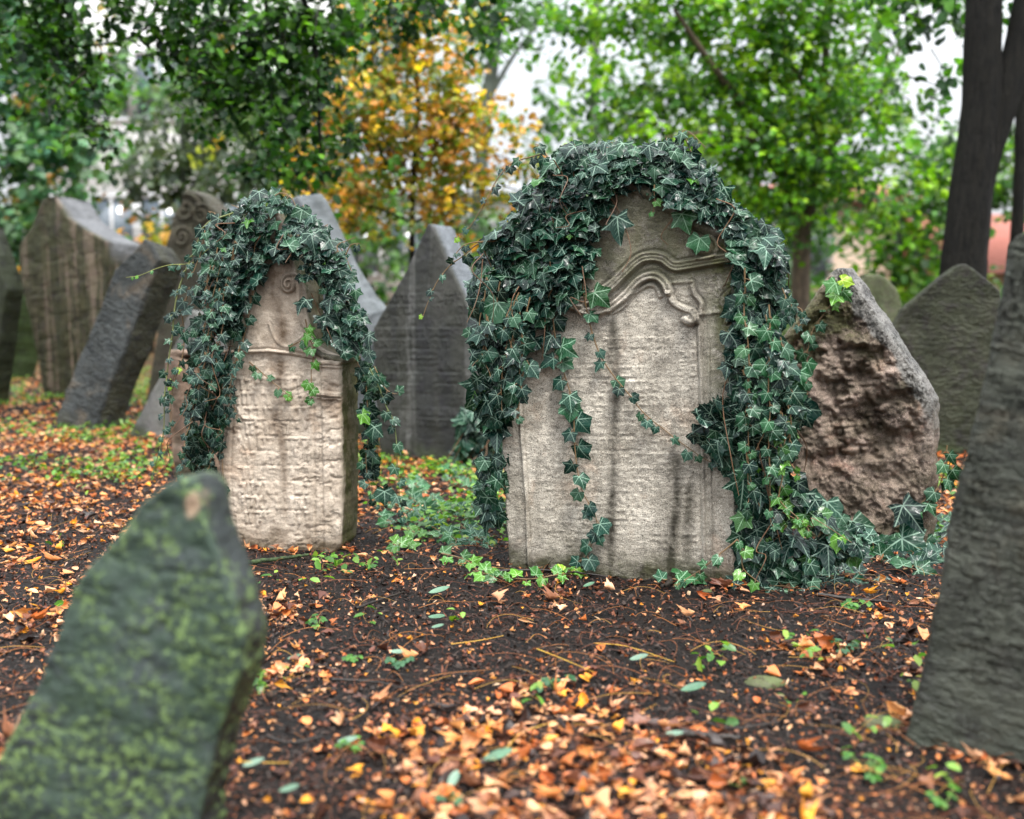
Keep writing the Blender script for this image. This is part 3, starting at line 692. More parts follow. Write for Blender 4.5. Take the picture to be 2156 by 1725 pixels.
# E reddish stone directly behind the ivy stone
simple((420, 1010), 20, -2, 0, [(367, 1060), (366, 1010), (355, 905), (349, 820), (344, 762), (352, 754)], [(500, 1060), (500, 1010), (500, 900), (500, 800), (490, 740), (380, 750), (372, 752)], .12,
    stone_mat('reddish_stone', (.14, .085, .06), (.27, .185, .14), streak=.4, moss=.1, rough=.65, bump=.6, seed=2.2),
    'reddish flat-topped stone behind the left veil of hanging ivy', seed=95, relief=rel_rough(.008, 14, 9))
# F far left pair
MAT_F = stone_mat('mossy_green_stone', (.03, .045, .025), (.07, .10, .05), moss=.6, moss_col=(.04, .07, .02), rough=.7, bump=.5, seed=6.6, **GREY)
simple((-40, 800), 30, -6, 14, [(-120, 900), (-120, 800), (-80, 700), (-20, 620), (10, 603)], [(-10, 900), (0, 795), (20, 725), (40, 660), (53, 612), (46, 603), (30, 600)], .32, MAT_F,
    'mossy green leaning stone at the left picture edge beside the streaked one', seed=97)
simple(tuple(at(-50, 860, 7.2)*np.array([1, 1, 0])), 10, 0, -6, [(-160, 860), (-160, 700), (-140, 560), (-60, 480)], [(-20, 860), (0, 700), (14, 610), (-8, 540), (-30, 480)], .2,
    stone_mat('black_wet_stone', (.012, .013, .011), (.03, .032, .026), moss=.2, rough=.6, seed=8.1, **GREY),
    'nearly black stone barely entering the left picture edge', seed=99)
# G light grey slab behind the ivy stone
MAT_G = stone_mat('light_blue_grey_stone', (.085, .095, .105), (.17, .185, .20), streak=.12, moss=.05, rough=.55, bump=.4, seed=3.8, **GREY)
PG = Plane(np.array([at(640, 900, 5.7)[0], 5.7, 0]), 24, 6, -14)
me = slab('gravestone', PG, [(560, 1010), (545, 900), (525, 700), (535, 560), (575, 470), (605, 425), (618, 415)], [(790, 1010), (785, 900), (780, 720), (772, 664), (745, 635), (700, 560), (662, 480), (635, 425), (625, 414)],
    .2, MAT_G, rel_rough(.004, 10, 4), .007, -.1, .014, .006, .005, 101, (.02, 0))
stone_thing('gravestone', PG, me, 'smooth blue-grey gabled slab tilting behind the left ivy crown')
# H dark triangular stone between
MAT_H = stone_mat('dark_banded_grey_stone', (.020, .020, .019), (.052, .051, .047), dark=(.022, .022, .025), streak=.6, moss=.06, rough=.55, bump=.5, seed=2.9,
    light=(.10, .10, .096), strkx=8.0, grey=((.08, .09, .10), (.18, .195, .215)))
def at_h(u, v, w_, f):
    st = np.zeros_like(u)
    for (x, y0, y1), wd in (((893, 690, 960), .045), ((935, 700, 970), .04)):
        st = np.maximum(st, .95*np.exp(-(dpoly(u, w_, [PH.loc(x, y0), PH.loc(x+6, y1)])/wd)**2))
    return np.where(f, st, 0), np.zeros_like(u)
PH = Plane(on_ground(900, 968), 24, -2, -1)
me = slab('gravestone', PH, [(800, 1030), (800, 968), (792, 860), (783, 720), (786, 690), (815, 640), (860, 560), (893, 488), (900, 472)],
    [(1030, 1030), (1030, 970), (1040, 850), (1045, 740), (1035, 720), (990, 650), (945, 560), (911, 478), (906, 471)], .17, MAT_H,
    lambda u, w_, e: rel_rough(.003, 10, 4)(u, w_, e)+inscription(u, w_, -.4, .4, .1, .75, .05, .6, 16, .0035, .4), .0055, -.1, .010, .005, .004, 111, (.02, .0), at_h, greyfn=lambda u, v, w_: sst(.01, .04, v)*1.0)  # flank painted paler than the face, standing for light falling on it
stone_thing('gravestone', PH, me, 'dark grey triangular-topped gravestone standing between the two ivy covered stones')
# right background stones
MAT_K = stone_mat('dark_brown_grey_stone', (.012, .010, .009), (.036, .032, .027), dark=(.015, .014, .013), streak=.3, moss=.2, rough=.6, rows=.5, bump=.7, seed=5.5, pit=.7)
simple((2010, 955), 14, -2, 1, [(1880, 1000), (1880, 955), (1875, 780), (1880, 690), (1900, 650), (1960, 600), (2010, 562), (2024, 556)],
    [(2125, 1000), (2125, 955), (2120, 800), (2115, 640), (2105, 612), (2075, 588), (2045, 562), (2034, 556)], .14, MAT_K,
    'dark gabled gravestone between the rough rock stone and the right edge stone', seed=121,
    relief=lambda u, w_, e: rel_rough(.005, 10, 7)(u, w_, e)+inscription(u, w_, -.4, .4, .1, .8, .05, .6, 26, .004, .4))
MAT_S = stone_mat('lichened_small_stone', (.06, .055, .035), (.15, .14, .10), moss=.4, rough=.7, bump=.8, seed=9.1, lichen=.4)
simple(tuple(at(1850, 900, 6.0)*np.array([1, 1, 0])), 10, 0, 0, [(1790, 1000), (1795, 800), (1800, 640), (1805, 605), (1820, 584)], [(1900, 1000), (1900, 800), (1898, 640), (1888, 610), (1868, 586), (1850, 578)], .2, MAT_S,
    'small rounded mossy stone peeking above the rock-faced gravestone', seed=131)

# ------------------------------------------------------------------ leaf templates
def make_ivy_template(deep=1., wide=1., tip=1., skew=0., fill=0.):
    right = [(0, 0), (.06, -.08), (.17, -.17), (.31, -.24), (.45, -.27), (.46, -.14), (.46, .02), (.50, .12), (.60, .24), (.70, .42), (.60, .46), (.46, .48), (.35, .51), (.30, .60), (.21, .76), (.09, .92), (0, 1.02)]
    right = [(x*(deep if k in (3, 4, 9) else 1)*wide, y*(tip if k > 12 else 1)) for k, (x, y) in enumerate(right)]
    right = [(x+(fill if k in (6, 7) else fill*1.3 if k in (11, 12, 13) else 0), y+(fill*.5 if k in (12, 13) else 0)) for k, (x, y) in enumerate(right)]
    mid = [(0, 0), (0, .12), (0, .28), (0, .45), (0, .62), (0, .82*tip), (0, 1.02*tip)]
    V = []; F = []
    def z(x, y):
        r = math.hypot(x, y); a = abs(math.atan2(x, y)); pp = abs((a+radians(28)) % radians(56)-radians(28))
        return -.16*r*r + .16*r*abs(sin(pp))*1.3 - .05*abs(x)
    inner = [(.10, .02), (.2, -.08), (.24, .08), (.30, .2), (.22, .34), (.11, .5)]
    pts = mid[:]
    # delaunay by hand is dull: fan triangles over an ear-clipped polygon split on interior points
    from mathutils.geometry import delaunay_2d_cdt
    poly = right[:-1] + [right[-1]]
    allp = [Vector(p) for p in poly] + [Vector(p) for p in mid[1:-1]] + [Vector(p) for p in inner]
    n = len(poly); m0 = n
    edges = [(i, i+1) for i in range(n-1)]
    chain = [0]+list(range(m0, m0+len(mid)-2))+[n-1]
    edges += [(chain[i], chain[i+1]) for i in range(len(chain)-1)]
    vs, es, fs, *_ = delaunay_2d_cdt(allp, edges, [], 1, 1e-6)
    vs = [(v.x, v.y) for v in vs]
    for v in vs: V.append((v[0], v[1], z(*v)))
    nv = len(V)
    F = [tuple(f) for f in fs]
    for v in vs: V.append((-v[0], v[1], z(*v)))
    F += [tuple(reversed([i+nv for i in f])) for f in fs]
    V = np.array(V); F = np.array(F); V[:, 0] *= 1+skew*np.sign(V[:, 0])*np.clip(V[:, 1], 0, 1); V[:, 2] += .10*np.sin(V[:, 0]*9+V[:, 1]*5)*np.hypot(V[:, 0], V[:, 1])
    # keep front orientation +z
    for k, f in enumerate(F):
        a, b, c = V[f[0]], V[f[1]], V[f[2]]
        if np.cross(b-a, c-a)[2] < 0: F[k] = f[::-1]
    return V, F, V[:, :2].copy()
IVY = [make_ivy_template(), make_ivy_template(1.15, .85, 1.12, .15), make_ivy_template(.85, 1.05, .85, -.12), make_ivy_template(.95, .95, 1.0, -.22, .06), make_ivy_template(.72, .8, .95, .1, .10), make_ivy_template(.9, .9, .8, .05, .12)]
def grid_leaf(outline, nseg=6, cup=.0, curl=0.0, fold=.2, twist=0):
    """leaf of given half width profile, two columns each side"""
    V = []; uvs = []
    for i in range(nseg+1):
        t = i/nseg; hw = outline(t)
        for s in (-1, -.5, 0, .5, 1):
            x = s*hw; y = t; z = fold*abs(x)+cup*(x*x)*6
            # roll up along length
            if curl:
                a = curl*t; y2 = math.sin(a)/curl; z2 = (1-math.cos(a))/curl; y, z = y2, z+z2
            V.append((x, y+.0, z+twist*s*t*.2)); uvs.append((x, t))
    F = [(i*5+j, i*5+j+1, (i+1)*5+j+1, (i+1)*5+j) for i in range(nseg) for j in range(4)]
    V = np.array(V); V[:, 1] -= V[:, 1].mean(); return V, np.array(F), np.array(uvs)
ov = lambda t: .30*math.sin(pi*min(1, t*1.02))**.7+.005
wav = lambda t: (.34*math.sin(pi*t)**.6)*(1+.28*sin(t*17))+.005
tri = lambda t: .38*(1-abs(t-.45)*1.9 if abs(t-.45)*1.9 < 1 else .0)+.03
def centred(T):
    V, F, U = T; V = V.copy(); c = V.mean(0); A = V-c
    # rest each curled leaf flat on its best fitting plane
    _, _, vt = np.linalg.svd(A, full_matrices=False); n_ = vt[2]*np.sign(vt[2][2] or 1); y_ = vt[0]; x_ = np.cross(y_, n_)
    V = np.stack([A@x_, A@y_, A@n_], 1); V[:, 2] -= V[:, 2].min(); return V, F, U
LITT = [centred(t) for t in (grid_leaf(ov, 6, .3, .8, .3), grid_leaf(wav, 8, .7, -1.1, .4), grid_leaf(wav, 8, 1.2, 1.5, .2, 1), grid_leaf(tri, 6, .5, 1.0, .5, -1), grid_leaf(ov, 6, 1.4, .5, .1, 1), grid_leaf(wav, 8, .2, .4, .15))]
SMALL = (np.array([(0, 0, 0), (.28, .35, .08), (.22, .8, .02), (0, 1, -.12), (-.22, .8, .02), (-.28, .35, .08), (0, .5, 0.)]),
         np.array([(0, 1, 6), (1, 2, 6), (2, 3, 6), (3, 4, 6), (4, 5, 6), (5, 0, 6)]), np.array([(0, 0), (.28, .35), (.22, .8), (0, 1), (-.22, .8), (-.28, .35), (0, .5)]))
def shard():
    V = np.array([(-1., -.1, 0), (-.4, -.2, .1), (.5, -.13, .05), (1.1, .02, 0), (.4, .17, .04), (-.5, .14, .03), (0, 0, .2)]); F = np.array([(0, 1, 6), (1, 2, 6), (2, 3, 6), (3, 4, 6), (4, 5, 6), (5, 0, 6)])
    return V, F, V[:, :2]
def crumb():
    V = np.array([(-.5, -.2, 0), (.1, -.35, .12), (.55, -.05, 0), (.3, .3, .1), (-.35, .28, .05), (0, 0, .22)]); F = np.array([(0, 1, 5), (1, 2, 5), (2, 3, 5), (3, 4, 5), (4, 0, 5)])
    return V, F, V[:, :2]
CRUMB = crumb()

# ------------------------------------------------------------------ ivy
IV_DARK = np.array([(.003, .018, .013), (.005, .026, .017), (.002, .013, .010), (.007, .034, .019), (.011, .045, .02)])
IV_YOUNG = np.array([(.04, .13, .012), (.065, .18, .015), (.025, .09, .016)])
IV_LIME = np.array([(.20, .33, .02), (.14, .27, .02)])
IV_MID = np.array([(.012, .058, .020), (.018, .07, .022), (.008, .042, .018)])
def pick(pal, n, var=.25):
    return pal[rng.integers(0, len(pal), n)]*(1+rng.uniform(-var, var, (n, 1)))
def ivy_mass(acc, pl, poly, layers, size, d0, d1, back=0, center=None, pal=IV_DARK, up=.45, young=.008, gap=None):
    """leaves laid like shingles through the depth of the hanging cushion; poly in picture outline of the mass on the stone plane"""
    poly = np.array(poly); lo, hi = poly.min(0), poly.max(0)
    loc = [pl.loc(*p) for p in poly]; A = abs(sum(loc[i][0]*loc[(i+1) % len(loc)][1]-loc[(i+1) % len(loc)][0]*loc[i][1] for i in range(len(loc))))/2
    N = int(A*layers/(.55*size*size))
    Q = rng.uniform(lo, hi, (N*6, 2)); Q = Q[inpoly(Q, poly)][:N]
    if gap is not None:
        P3 = np.stack([Q[:, 0], Q[:, 1], 0*Q[:, 0]], 1); keep = fbm(P3, 1/60., 3, seed=gap) > -.28; Q = Q[keep]
    N = len(Q); n3 = fbm(np.stack([Q[:, 0], Q[:, 1], 0*Q[:, 0]], 1), 1/90., 2, seed=3)
    off = rng.uniform(0, 1, N)**.8; bulge = .65+.5*n3
    off = d0+(d1-d0)*off*bulge
    if back:
        m = rng.random(N) < .33; off = np.where(m, -rng.uniform(0, back, N), off)
    pos = np.array([pl.pix(q[0], q[1], -o_) for q, o_ in zip(Q, off)])
    # outward direction in the plane
    if center is None: center = poly.mean(0)
    rad = np.stack([Q[:, 0]-center[0], -(Q[:, 1]-center[1])], 1); rad = nrm(rad)
    out3 = rad[:, :1]*pl.U + rad[:, 1:]*pl.W
    Nn = -pl.B*1.0 + up*np.array([0, 0, 1.]) + .45*out3*np.maximum(0, .6) + rng.normal(0, .38, (N, 3))
    T = np.array([0, 0, -1.])*1.0 + out3*.35 + rng.normal(0, .42, (N, 3))
    sz = size*np.clip(rng.lognormal(-.05, .28, N), .5, 1.7)
    tint = pick(pal, N); ym = rng.random(N) < young; tint[ym] = pick(IV_YOUNG, ym.sum())
    X, T, Nn = frames(Nn, T)
    acc.inst(IVY, pos-T*sz[:, None]*.35, X*rng.uniform(.85, 1.1, (N, 1)), T, Nn, sz, tint, rng.uniform(.3, 2.0, N))
    return pos
def tendril(parent, org, pl, pts, size, gap=.045, pal=IV_DARK, off=.02, r=.0016, tip=None, ground=False, stem=(.16, .10, .045), cluster=1, lean_up=.35, end_small=.5, conv=None, wob=.01, side=.55):
    P = []
    for k, q in enumerate(pts):
        if ground: P.append(gpt(q[0], q[1], .012))
        else: P.append(pl.pix(q[0], q[1], -(off if np.isscalar(off) else off[k])))
    L = sum(np.linalg.norm(np.subtract(P[i+1], P[i])) for i in range(len(P)-1)); n = max(8, int(L/.012))
    S = smooth_line(P, n); tt = np.linspace(0, 1, n)
    S = S + np.stack([fbm(np.stack([tt*L*9+rng.uniform(0, 99), 0*tt+k, 0*tt], 1), 1, 2, seed=k) for k in range(3)], 1)*wob
    st = Acc(); V, F = tube(S, np.linspace(r*1.3, r*.6, n), 6); st.add(V, F, tint=stem)
    la = Acc(); m = max(2, int(L/gap)); T = nrm(np.gradient(S, axis=0))
    toward = nrm(CAM-S.mean(0)) if ground or pl is None else -pl.B
    pos = []; Xs = []; Ts = []; Ns = []; ss = []; tn = []
    for k in range(m):
        for c in range(cluster):
            f = (k+.5+.3*rng.uniform(-1, 1))/m; i = min(n-1, int(f*n)); p = S[i]; t = T[i]
            face = np.array([0, 0, 1.])*.7+toward*.75 if ground else toward+np.array([0, 0, lean_up])
            sd = np.cross(t, face/np.linalg.norm(face)); sg = 1 if (k+c) % 2 else -1
            dirn = sd*sg*side + (t*.3 if ground else np.array([0, 0, -.75])) + rng.normal(0, .22, 3)
            nn = face + rng.normal(0, .28, 3)
            s_ = size*(1-(1-end_small)*f**2)*rng.uniform(.72, 1.2)
            d_ = dirn/np.linalg.norm(dirn); pet = s_*.35
            q = p + d_*pet + toward*.006
            V, F = tube([p, p+(q-p)*.5+toward*.003, q], r*.5, 4); st.add(V, F, tint=stem)
            pos.append(q); Ts.append(d_); Ns.append(nn); ss.append(s_)
            col = pick(pal, 1)[0]
            if tip is not None and f > tip: col = pick(IV_YOUNG if f < .93 else IV_LIME, 1)[0]
            tn.append(col)
    X, Tn, Nn = frames(np.array(Ns), np.array(Ts))
    la.inst(IVY, np.array(pos), X, Tn, Nn, np.array(ss), np.array(tn), rng.uniform(.4, 1.8, len(pos)))
    so = st.build('tendril', M_STEM, parent, org); la.build('leaves', M_IVY, so, org)
    return so
def loose_stems(parent, org, pl, poly, n, off, length=.25, r=.0017):
    poly = np.array(poly); Q = rng.uniform(poly.min(0), poly.max(0), (n*8, 2)); Q = Q[inpoly(Q, poly)][:n]; a = Acc()
    for q in Q:
        p = pl.pix(q[0], q[1], -rng.uniform(off*.3, off)); L = length*rng.uniform(.5, 1.2); d = np.array([0, 0, -1.])+rng.normal(0, .35, 3)
        S = smooth_line([p, p+d*L*.35+rng.normal(0, .015, 3), p+d*L*.7+rng.normal(0, .02, 3), p+d*L], 14)
        V, F = tube(S, np.linspace(r*1.4, r*.7, 14), 5); a.add(V, F, tint=np.array((.12, .06, .028))*rng.uniform(.5, 1.3))
    return a.build('vines', M_STEM, parent, org)

# main stone ivy
E1 = empty('ivy_plant', PM.p0, 'dark wet ivy draped over top and left side of the tall pale gravestone', 'ivy')
polyTop = z6((300, 700), (240, 640), (70, 640), (75, 560), (100, 450), (150, 385), (200, 340), (240, 260), (300, 185), (345, 130), (420, 82), (520, 72), (600, 90), (690, 72), (780, 78), (850, 130), (915, 180),
    (960, 270), (1050, 330), (1125, 400), (1165, 480), (1100, 520), (1000, 500), (985, 420), (940, 355), (890, 340), (850, 300), (790, 285), (740, 265), (690, 245), (640, 228), (600, 250), (560, 280), (520, 370), (505, 440), (490, 520), (450, 580), (400, 650), (350, 640))
polyLeft = z6((70, 600), (300, 600), (350, 660), (300, 740), (270, 830), (245, 900), (230, 990), (195, 1090), (130, 1100), (95, 1040), (68, 960), (110, 890), (90, 800), (50, 760), (48, 700))
a = Acc()
ivy_mass(a, PM, polyTop, 4.8, .037, .0, .085, back=.26, center=z6((600, 800))[0], up=.75)
ivy_mass(a, PM, polyLeft, 4.6, .041, .0, .075, back=.2, center=z6((600, 800))[0], up=.25)
ivy_mass(a, PM, z6((85, 1190), (190, 1180), (195, 1330), (190, 1400), (120, 1420), (85, 1360)), 3.2, .04, 0, .06, center=z6((300, 1100))[0])
a.build('leaves', M_IVY, E1, PM.p0)
loose_stems(E1, PM.p0, PM, polyTop, 22, .09, .16, .0012)
big = Acc()
for (x, y), s_, ang in (((585, 330), .066, .15), ((575, 180), .055, -.1), ((812, 320), .055, .4), ((875, 405), .052, -.2), ((345, 545), .07, .1), ((160, 700), .07, .2), ((165, 630), .075, -.3), ((505, 595), .055, .8), ((1065, 905), .075, .3)):
    p = PM.pix(*z6((x, y))[0], -.075 if s_ > .07 else -.03); X, T, Nn = frames(np.array([-PM.B+.25*PM.W+rng.normal(0, .1, 3)]), np.array([[sin(ang), 0, -cos(ang)]]))
    big.inst(IVY, np.array([p]), X, T, Nn, [s_], pick(IV_MID if s_ < .06 else IV_DARK, 1), [1.])
big.build('large_leaves', M_IVY, E1, PM.p0)
td = lambda pl, pts, **k: tendril(E1, PM.p0, pl, pts, **k)
td(PM, z6((360, 590), (362, 700), (375, 800), (402, 900), (430, 1000), (440, 1150), (460, 1280), (505, 1370), (508, 1450), (470, 1530), (400, 1580)), size=0.046, gap=0.030, off=.02, tip=.93, pal=IV_DARK*1.4, wob=.004, end_small=.8)
td(PM, z6((450, 480), (468, 620), (505, 770), (560, 870), (620, 950), (680, 1020), (750, 1075), (840, 1145), (920, 1190), (980, 1188)), size=0.032, gap=0.037, off=.016, pal=IV_DARK*1.3, wob=.004, end_small=.6)
td(PM, z6((330, 110), (260, 130), (200, 150), (150, 215), (112, 300), (60, 368), (8, 398)), size=0.027, gap=0.035, off=.02, tip=.9)
td(PM, z6((230, 400), (120, 420), (50, 460), (0, 500), (-45, 560), (-75, 620), (-95, 680)), size=0.029, gap=0.040, off=.02, tip=.86)
td(PM, z6((860, 150), (835, 90), (815, 40), (850, 45), (900, 95)), size=0.036, gap=0.026, off=.0)
td(PM, z6((720, 210), (722, 270), (715, 320)), size=0.027, gap=0.044, off=.03, pal=IV_YOUNG)
td(PM, z6((170, 420), (60, 430), (10, 470)), size=0.032, gap=0.040, off=.03)
for k in range(12):
    x = random.uniform(110, 300); y = random.uniform(500, 850); td(PM, z6((x, y), (x-random.uniform(0, 25), y+70), (x-random.uniform(0, 35), y+150), (x+random.uniform(-40, 10), y+random.uniform(170, 230))), size=0.040, gap=0.031, off=.08)
for k in range(10):
    x = random.uniform(330, 900); y = 80+random.uniform(0, 25)+max(0, x-800)*.6; td(PM, z6((x, y+40), (x+random.uniform(-40, 40), y-4), (x+random.uniform(-60, 60), y-random.uniform(12, 34))), size=0.037, gap=0.026, off=random.uniform(-.1, .05))

# right curtain of ivy between the pale stone and the rock
PRC = Plane(PM.world(.33, .02, 0)*np.array([1, 1, 0]), yaw=6, lean=-1)
E2 = empty('ivy_plant', PRC.p0, 'thick curtain of ivy hanging between the pale arched stone and the brown rock', 'ivy')
polyR = [(1548, 470), (1625, 480), (1650, 550), (1640, 600), (1675, 650), (1640, 700), (1655, 760), (1670, 800), (1690, 860), (1670, 940), (1655, 1030), (1660, 1100), (1640, 1180), (1600, 1240), (1560, 1250),
         (1550, 1150), (1565, 1060), (1545, 1000), (1535, 880), (1530, 780), (1540, 700), (1548, 600)]
a = Acc()
ivy_mass(a, PRC, polyR, 4.6, .038, .0, .08, back=.12, center=(1560, 850), up=.25, young=.015)
ivy_mass(a, PM, [(1462, 890), (1500, 845), (1545, 850), (1570, 900), (1560, 1000), (1520, 1010), (1500, 965), (1470, 925)], 3.6, .038, .01, .07, center=(1600, 800), up=.2)
ivy_mass(a, PRC, [(1550, 1000), (1700, 1000), (1730, 1080), (1830, 1110), (1800, 1190), (1720, 1230), (1680, 1258), (1555, 1255)], 1.5, .042, .02, .10, center=(1600, 900), up=.9, young=.08)
a.build('leaves', M_IVY, E2, PRC.p0); loose_stems(E2, PRC.p0, PRC, polyR, 16, .07, .2, .0012)
tr_ = lambda pts, **k: tendril(E2, PRC.p0, PRC, pts, **k)
tr_([(1638, 860), (1645, 930), (1665, 975), (1690, 1010)], size=0.029, gap=0.030, off=.10, pal=IV_YOUNG)
tr_([(1640, 930), (1650, 1000), (1645, 1050), (1680, 1090), (1700, 1120)], size=0.032, gap=0.030, off=.10, pal=IV_YOUNG)
tr_([(1560, 1150), (1565, 1200), (1600, 1230)], size=0.035, gap=0.030, off=.13, pal=IV_YOUNG)
tr_([(1590, 520), (1640, 590), (1665, 640), (1690, 655), (1680, 690)], size=0.029, gap=0.028, off=.04)
tr_([(1610, 680), (1640, 750), (1660, 820), (1680, 860)], size=0.044, gap=0.031, off=.1)
tr_([(1570, 560), (1572, 720), (1580, 900), (1575, 1050)], size=0.037, gap=0.035, off=.1, pal=IV_MID)
tr_([(1620, 640), (1625, 800), (1615, 950), (1625, 1100)], size=0.038, gap=0.035, off=.11, pal=IV_MID)
tr_(z6((1000, 1470), (930, 1530), (860, 1580), (770, 1625)), size=0.026, gap=0.025, off=.16, pal=IV_MID)
for k in range(9):
    x = random.uniform(1560, 1660); y = random.uniform(650, 1000); tr_([(x, y), (x+10, y+60), (x+random.uniform(-10, 30), y+120)], size=0.040, gap=0.031, off=.1)

# ivy sprig and leaves on / round the rock
E3 = empty('ivy_plant', PR.p0, 'single ivy strand climbing the rock-faced gravestone to its tip', 'ivy')
t3 = lambda pts, **k: tendril(E3, PR.p0, PR, pts, **k)
t3(z7((330, 700), (320, 620), (320, 540), (335, 470), (355, 390), (410, 310), (455, 250), (480, 190), (475, 165)), size=0.037, gap=0.026, off=.02, tip=.72, pal=IV_MID, end_small=1.0, side=.4, wob=.003)
bl_ = Acc()
for (x, y), s_, ang, tn in (((300, 760), .085, .5, IV_DARK), ((290, 590), .05, .3, IV_MID), ((775, 1215), .085, .6, IV_DARK), ((770, 1370), .095, .9, IV_DARK), ((420, 1200), .09, -.2, IV_DARK), ((540, 1290), .085, .3, IV_DARK),
     ((320, 1160), .095, -.3, IV_DARK), ((450, 1400), .085, .7, IV_MID), ((560, 1400), .06, .2, IV_MID), ((240, 860), .055, .0, IV_YOUNG), ((490, 160), .04, 1.2, IV_LIME), ((460, 175), .05, -.7, IV_YOUNG)):
    p = PR.pix(*z7((x, y))[0], -.05 if y < 1100 else -.11); X, T, Nn = frames(np.array([-PR.B+.5*PR.W+rng.normal(0, .15, 3)]), np.array([[sin(ang), 0, -cos(ang)]]))
    bl_.inst(IVY, np.array([p]), X, T, Nn, [s_], pick(tn, 1), [1.])
bl_.build('leaves', M_IVY, E3, PR.p0)
E4 = empty('ivy_plant', gpt(2000, 1180), 'low ivy sprawling around the foot of the rock-faced gravestone', 'ivy')
o4 = np.array(E4.location)
for pts in ([(1700, 1200), (1780, 1170), (1850, 1165), (1920, 1150)], [(1690, 1230), (1760, 1225), (1840, 1215)], [(1860, 1170), (1930, 1150), (1985, 1130)], [(1900, 1210), (1950, 1190), (1995, 1165)], [(1730, 1180), (1760, 1150), (1800, 1150)],
            [(1640, 1240), (1700, 1215), (1750, 1190)], [(1900, 1150), (1960, 1130), (2000, 1100)], [(1580, 1225), (1620, 1240), (1680, 1245)], [(1560, 1240), (1600, 1225), (1650, 1225)], [(1780, 1190), (1830, 1180), (1880, 1190)], [(1700, 1120), (1760, 1130), (1820, 1150), (1870, 1160)], [(1660, 1210), (1720, 1200), (1770, 1215)], [(1740, 1100), (1790, 1110), (1830, 1130)]):
    tendril(E4, o4, None, pts, .050, gap=.024, ground=True, pal=np.concatenate([IV_DARK, IV_MID]), end_small=.8)
PQ = Plane(gpt(1990, 1150), yaw=0)
tendril(E4, o4, PQ, z7((985, 940), (965, 1050), (930, 1120), (870, 1200), (835, 1300)), .045, gap=.035, off=.0, pal=IV_MID)
tendril(E4, o4, PQ, z7((1000, 1000), (990, 1080), (950, 1090)), .05, gap=.03, off=.0, pal=IV_MID)

# left stone ivy
E5 = empty('ivy_plant', PL.p0, 'ivy mop spilling over the narrow pinkish gravestone with long trailing strands', 'ivy')
o5 = PL.p0
polyA = z5((290, 130), (330, 95), (400, 75), (470, 50), (560, 50), (640, 75), (700, 115), (760, 170), (830, 240), (880, 310), (915, 380), (930, 450), (965, 540), (1000, 640), (1030, 720), (1000, 780), (930, 760), (880, 750), (840, 690), (790, 650), (725, 610), (705, 560),
    (700, 480), (690, 420), (640, 360), (600, 340), (560, 330), (545, 380), (500, 400), (480, 470), (450, 540), (430, 600), (400, 640), (230, 640), (210, 560), (240, 450), (265, 340), (300, 250))
polyB = z5((220, 600), (430, 590), (440, 680), (400, 740), (370, 790), (340, 860), (330, 960), (370, 1060), (330, 1110), (310, 1200), (300, 1290), (230, 1290), (190, 1200), (190, 1100), (175, 1000), (195, 880), (190, 780), (205, 690))
polyC = z5((960, 780), (1010, 790), (1050, 860), (1060, 920), (1000, 960), (1020, 1040), (1050, 1110), (1010, 1180), (1030, 1280), (1080, 1380), (1050, 1430), (990, 1390), (975, 1250), (975, 1000))
a = Acc()
ivy_mass(a, PL, polyA, 4.0, .032, .0, .085, back=.22, center=z5((640, 800))[0], up=.75, gap=12)
ivy_mass(a, PL, polyB, 3.3, .032, .0, .08, back=.06, center=z5((640, 800))[0], up=.2, gap=7)
ivy_mass(a, PL, polyC, 3.0, .034, -.14, .02, center=z5((700, 800))[0], up=.25, gap=9)
a.build('leaves', M_IVY, E5, o5); loose_stems(E5, o5, PL, polyA, 14, .07, .13, .0012); loose_stems(E5, o5, PL, polyB, 9, .06, .16, .0012)
t5 = lambda pts, **k: tendril(E5, o5, PL, z5(*pts), **k)
t5([(400, 130), (290, 170), (240, 260), (190, 380), (150, 520), (130, 680), (105, 830), (92, 1000), (80, 1150), (40, 1300)], size=0.029, gap=0.030, off=.05, r=.0022, stem=(.13, .15, .05), wob=.006)
t5([(300, 290), (220, 345), (110, 355), (0, 390), (-80, 405)], size=0.022, gap=0.035, off=.05, r=.0012, end_small=.25, tip=.5, stem=(.2, .22, .06))
t5([(510, 390), (482, 500), (455, 640), (410, 800), (380, 960), (340, 1080), (300, 1200), (285, 1300)], size=0.030, gap=0.028, off=.03, wob=.005)
t5([(720, 600), (740, 690), (760, 730), (745, 830), (750, 930), (735, 960)], size=0.034, gap=0.025, off=.03, pal=IV_YOUNG, wob=.003)
t5([(640, 720), (700, 690), (740, 670)], size=0.030, gap=0.035, off=.02, pal=IV_MID)
t5([(470, 790), (530, 840), (600, 900), (660, 945)], size=0.028, gap=0.023, off=.014, pal=IV_MID, tip=.75, wob=.003)
t5([(1000, 820), (1060, 960), (1110, 1080), (1130, 1250), (1145, 1400), (1160, 1480)], size=0.035, gap=0.032, off=-.04, stem=(.12, .15, .05))
t5([(1020, 800), (1060, 880), (1100, 920), (1130, 930)], size=0.036, gap=0.031, off=-.04)
t5([(950, 790), (990, 900), (1000, 1100), (990, 1300), (1040, 1450)], size=0.034, gap=0.028, off=-.06)
t5([(200, 450), (170, 600), (160, 800), (120, 950), (110, 1100)], size=0.029, gap=0.030, off=.03)
t5([(300, 600), (240, 800), (210, 1000), (190, 1150), (170, 1290)], size=0.032, gap=0.026, off=.05)
t5([(340, 800), (350, 900), (400, 960), (420, 1030)], size=0.032, gap=0.023, off=.03)
t5([(160, 780), (130, 850), (110, 900)], size=0.022, gap=0.026, off=.03, pal=IV_LIME)
t5([(850, 250), (900, 310), (920, 370)], size=0.036, gap=0.023, off=.0)
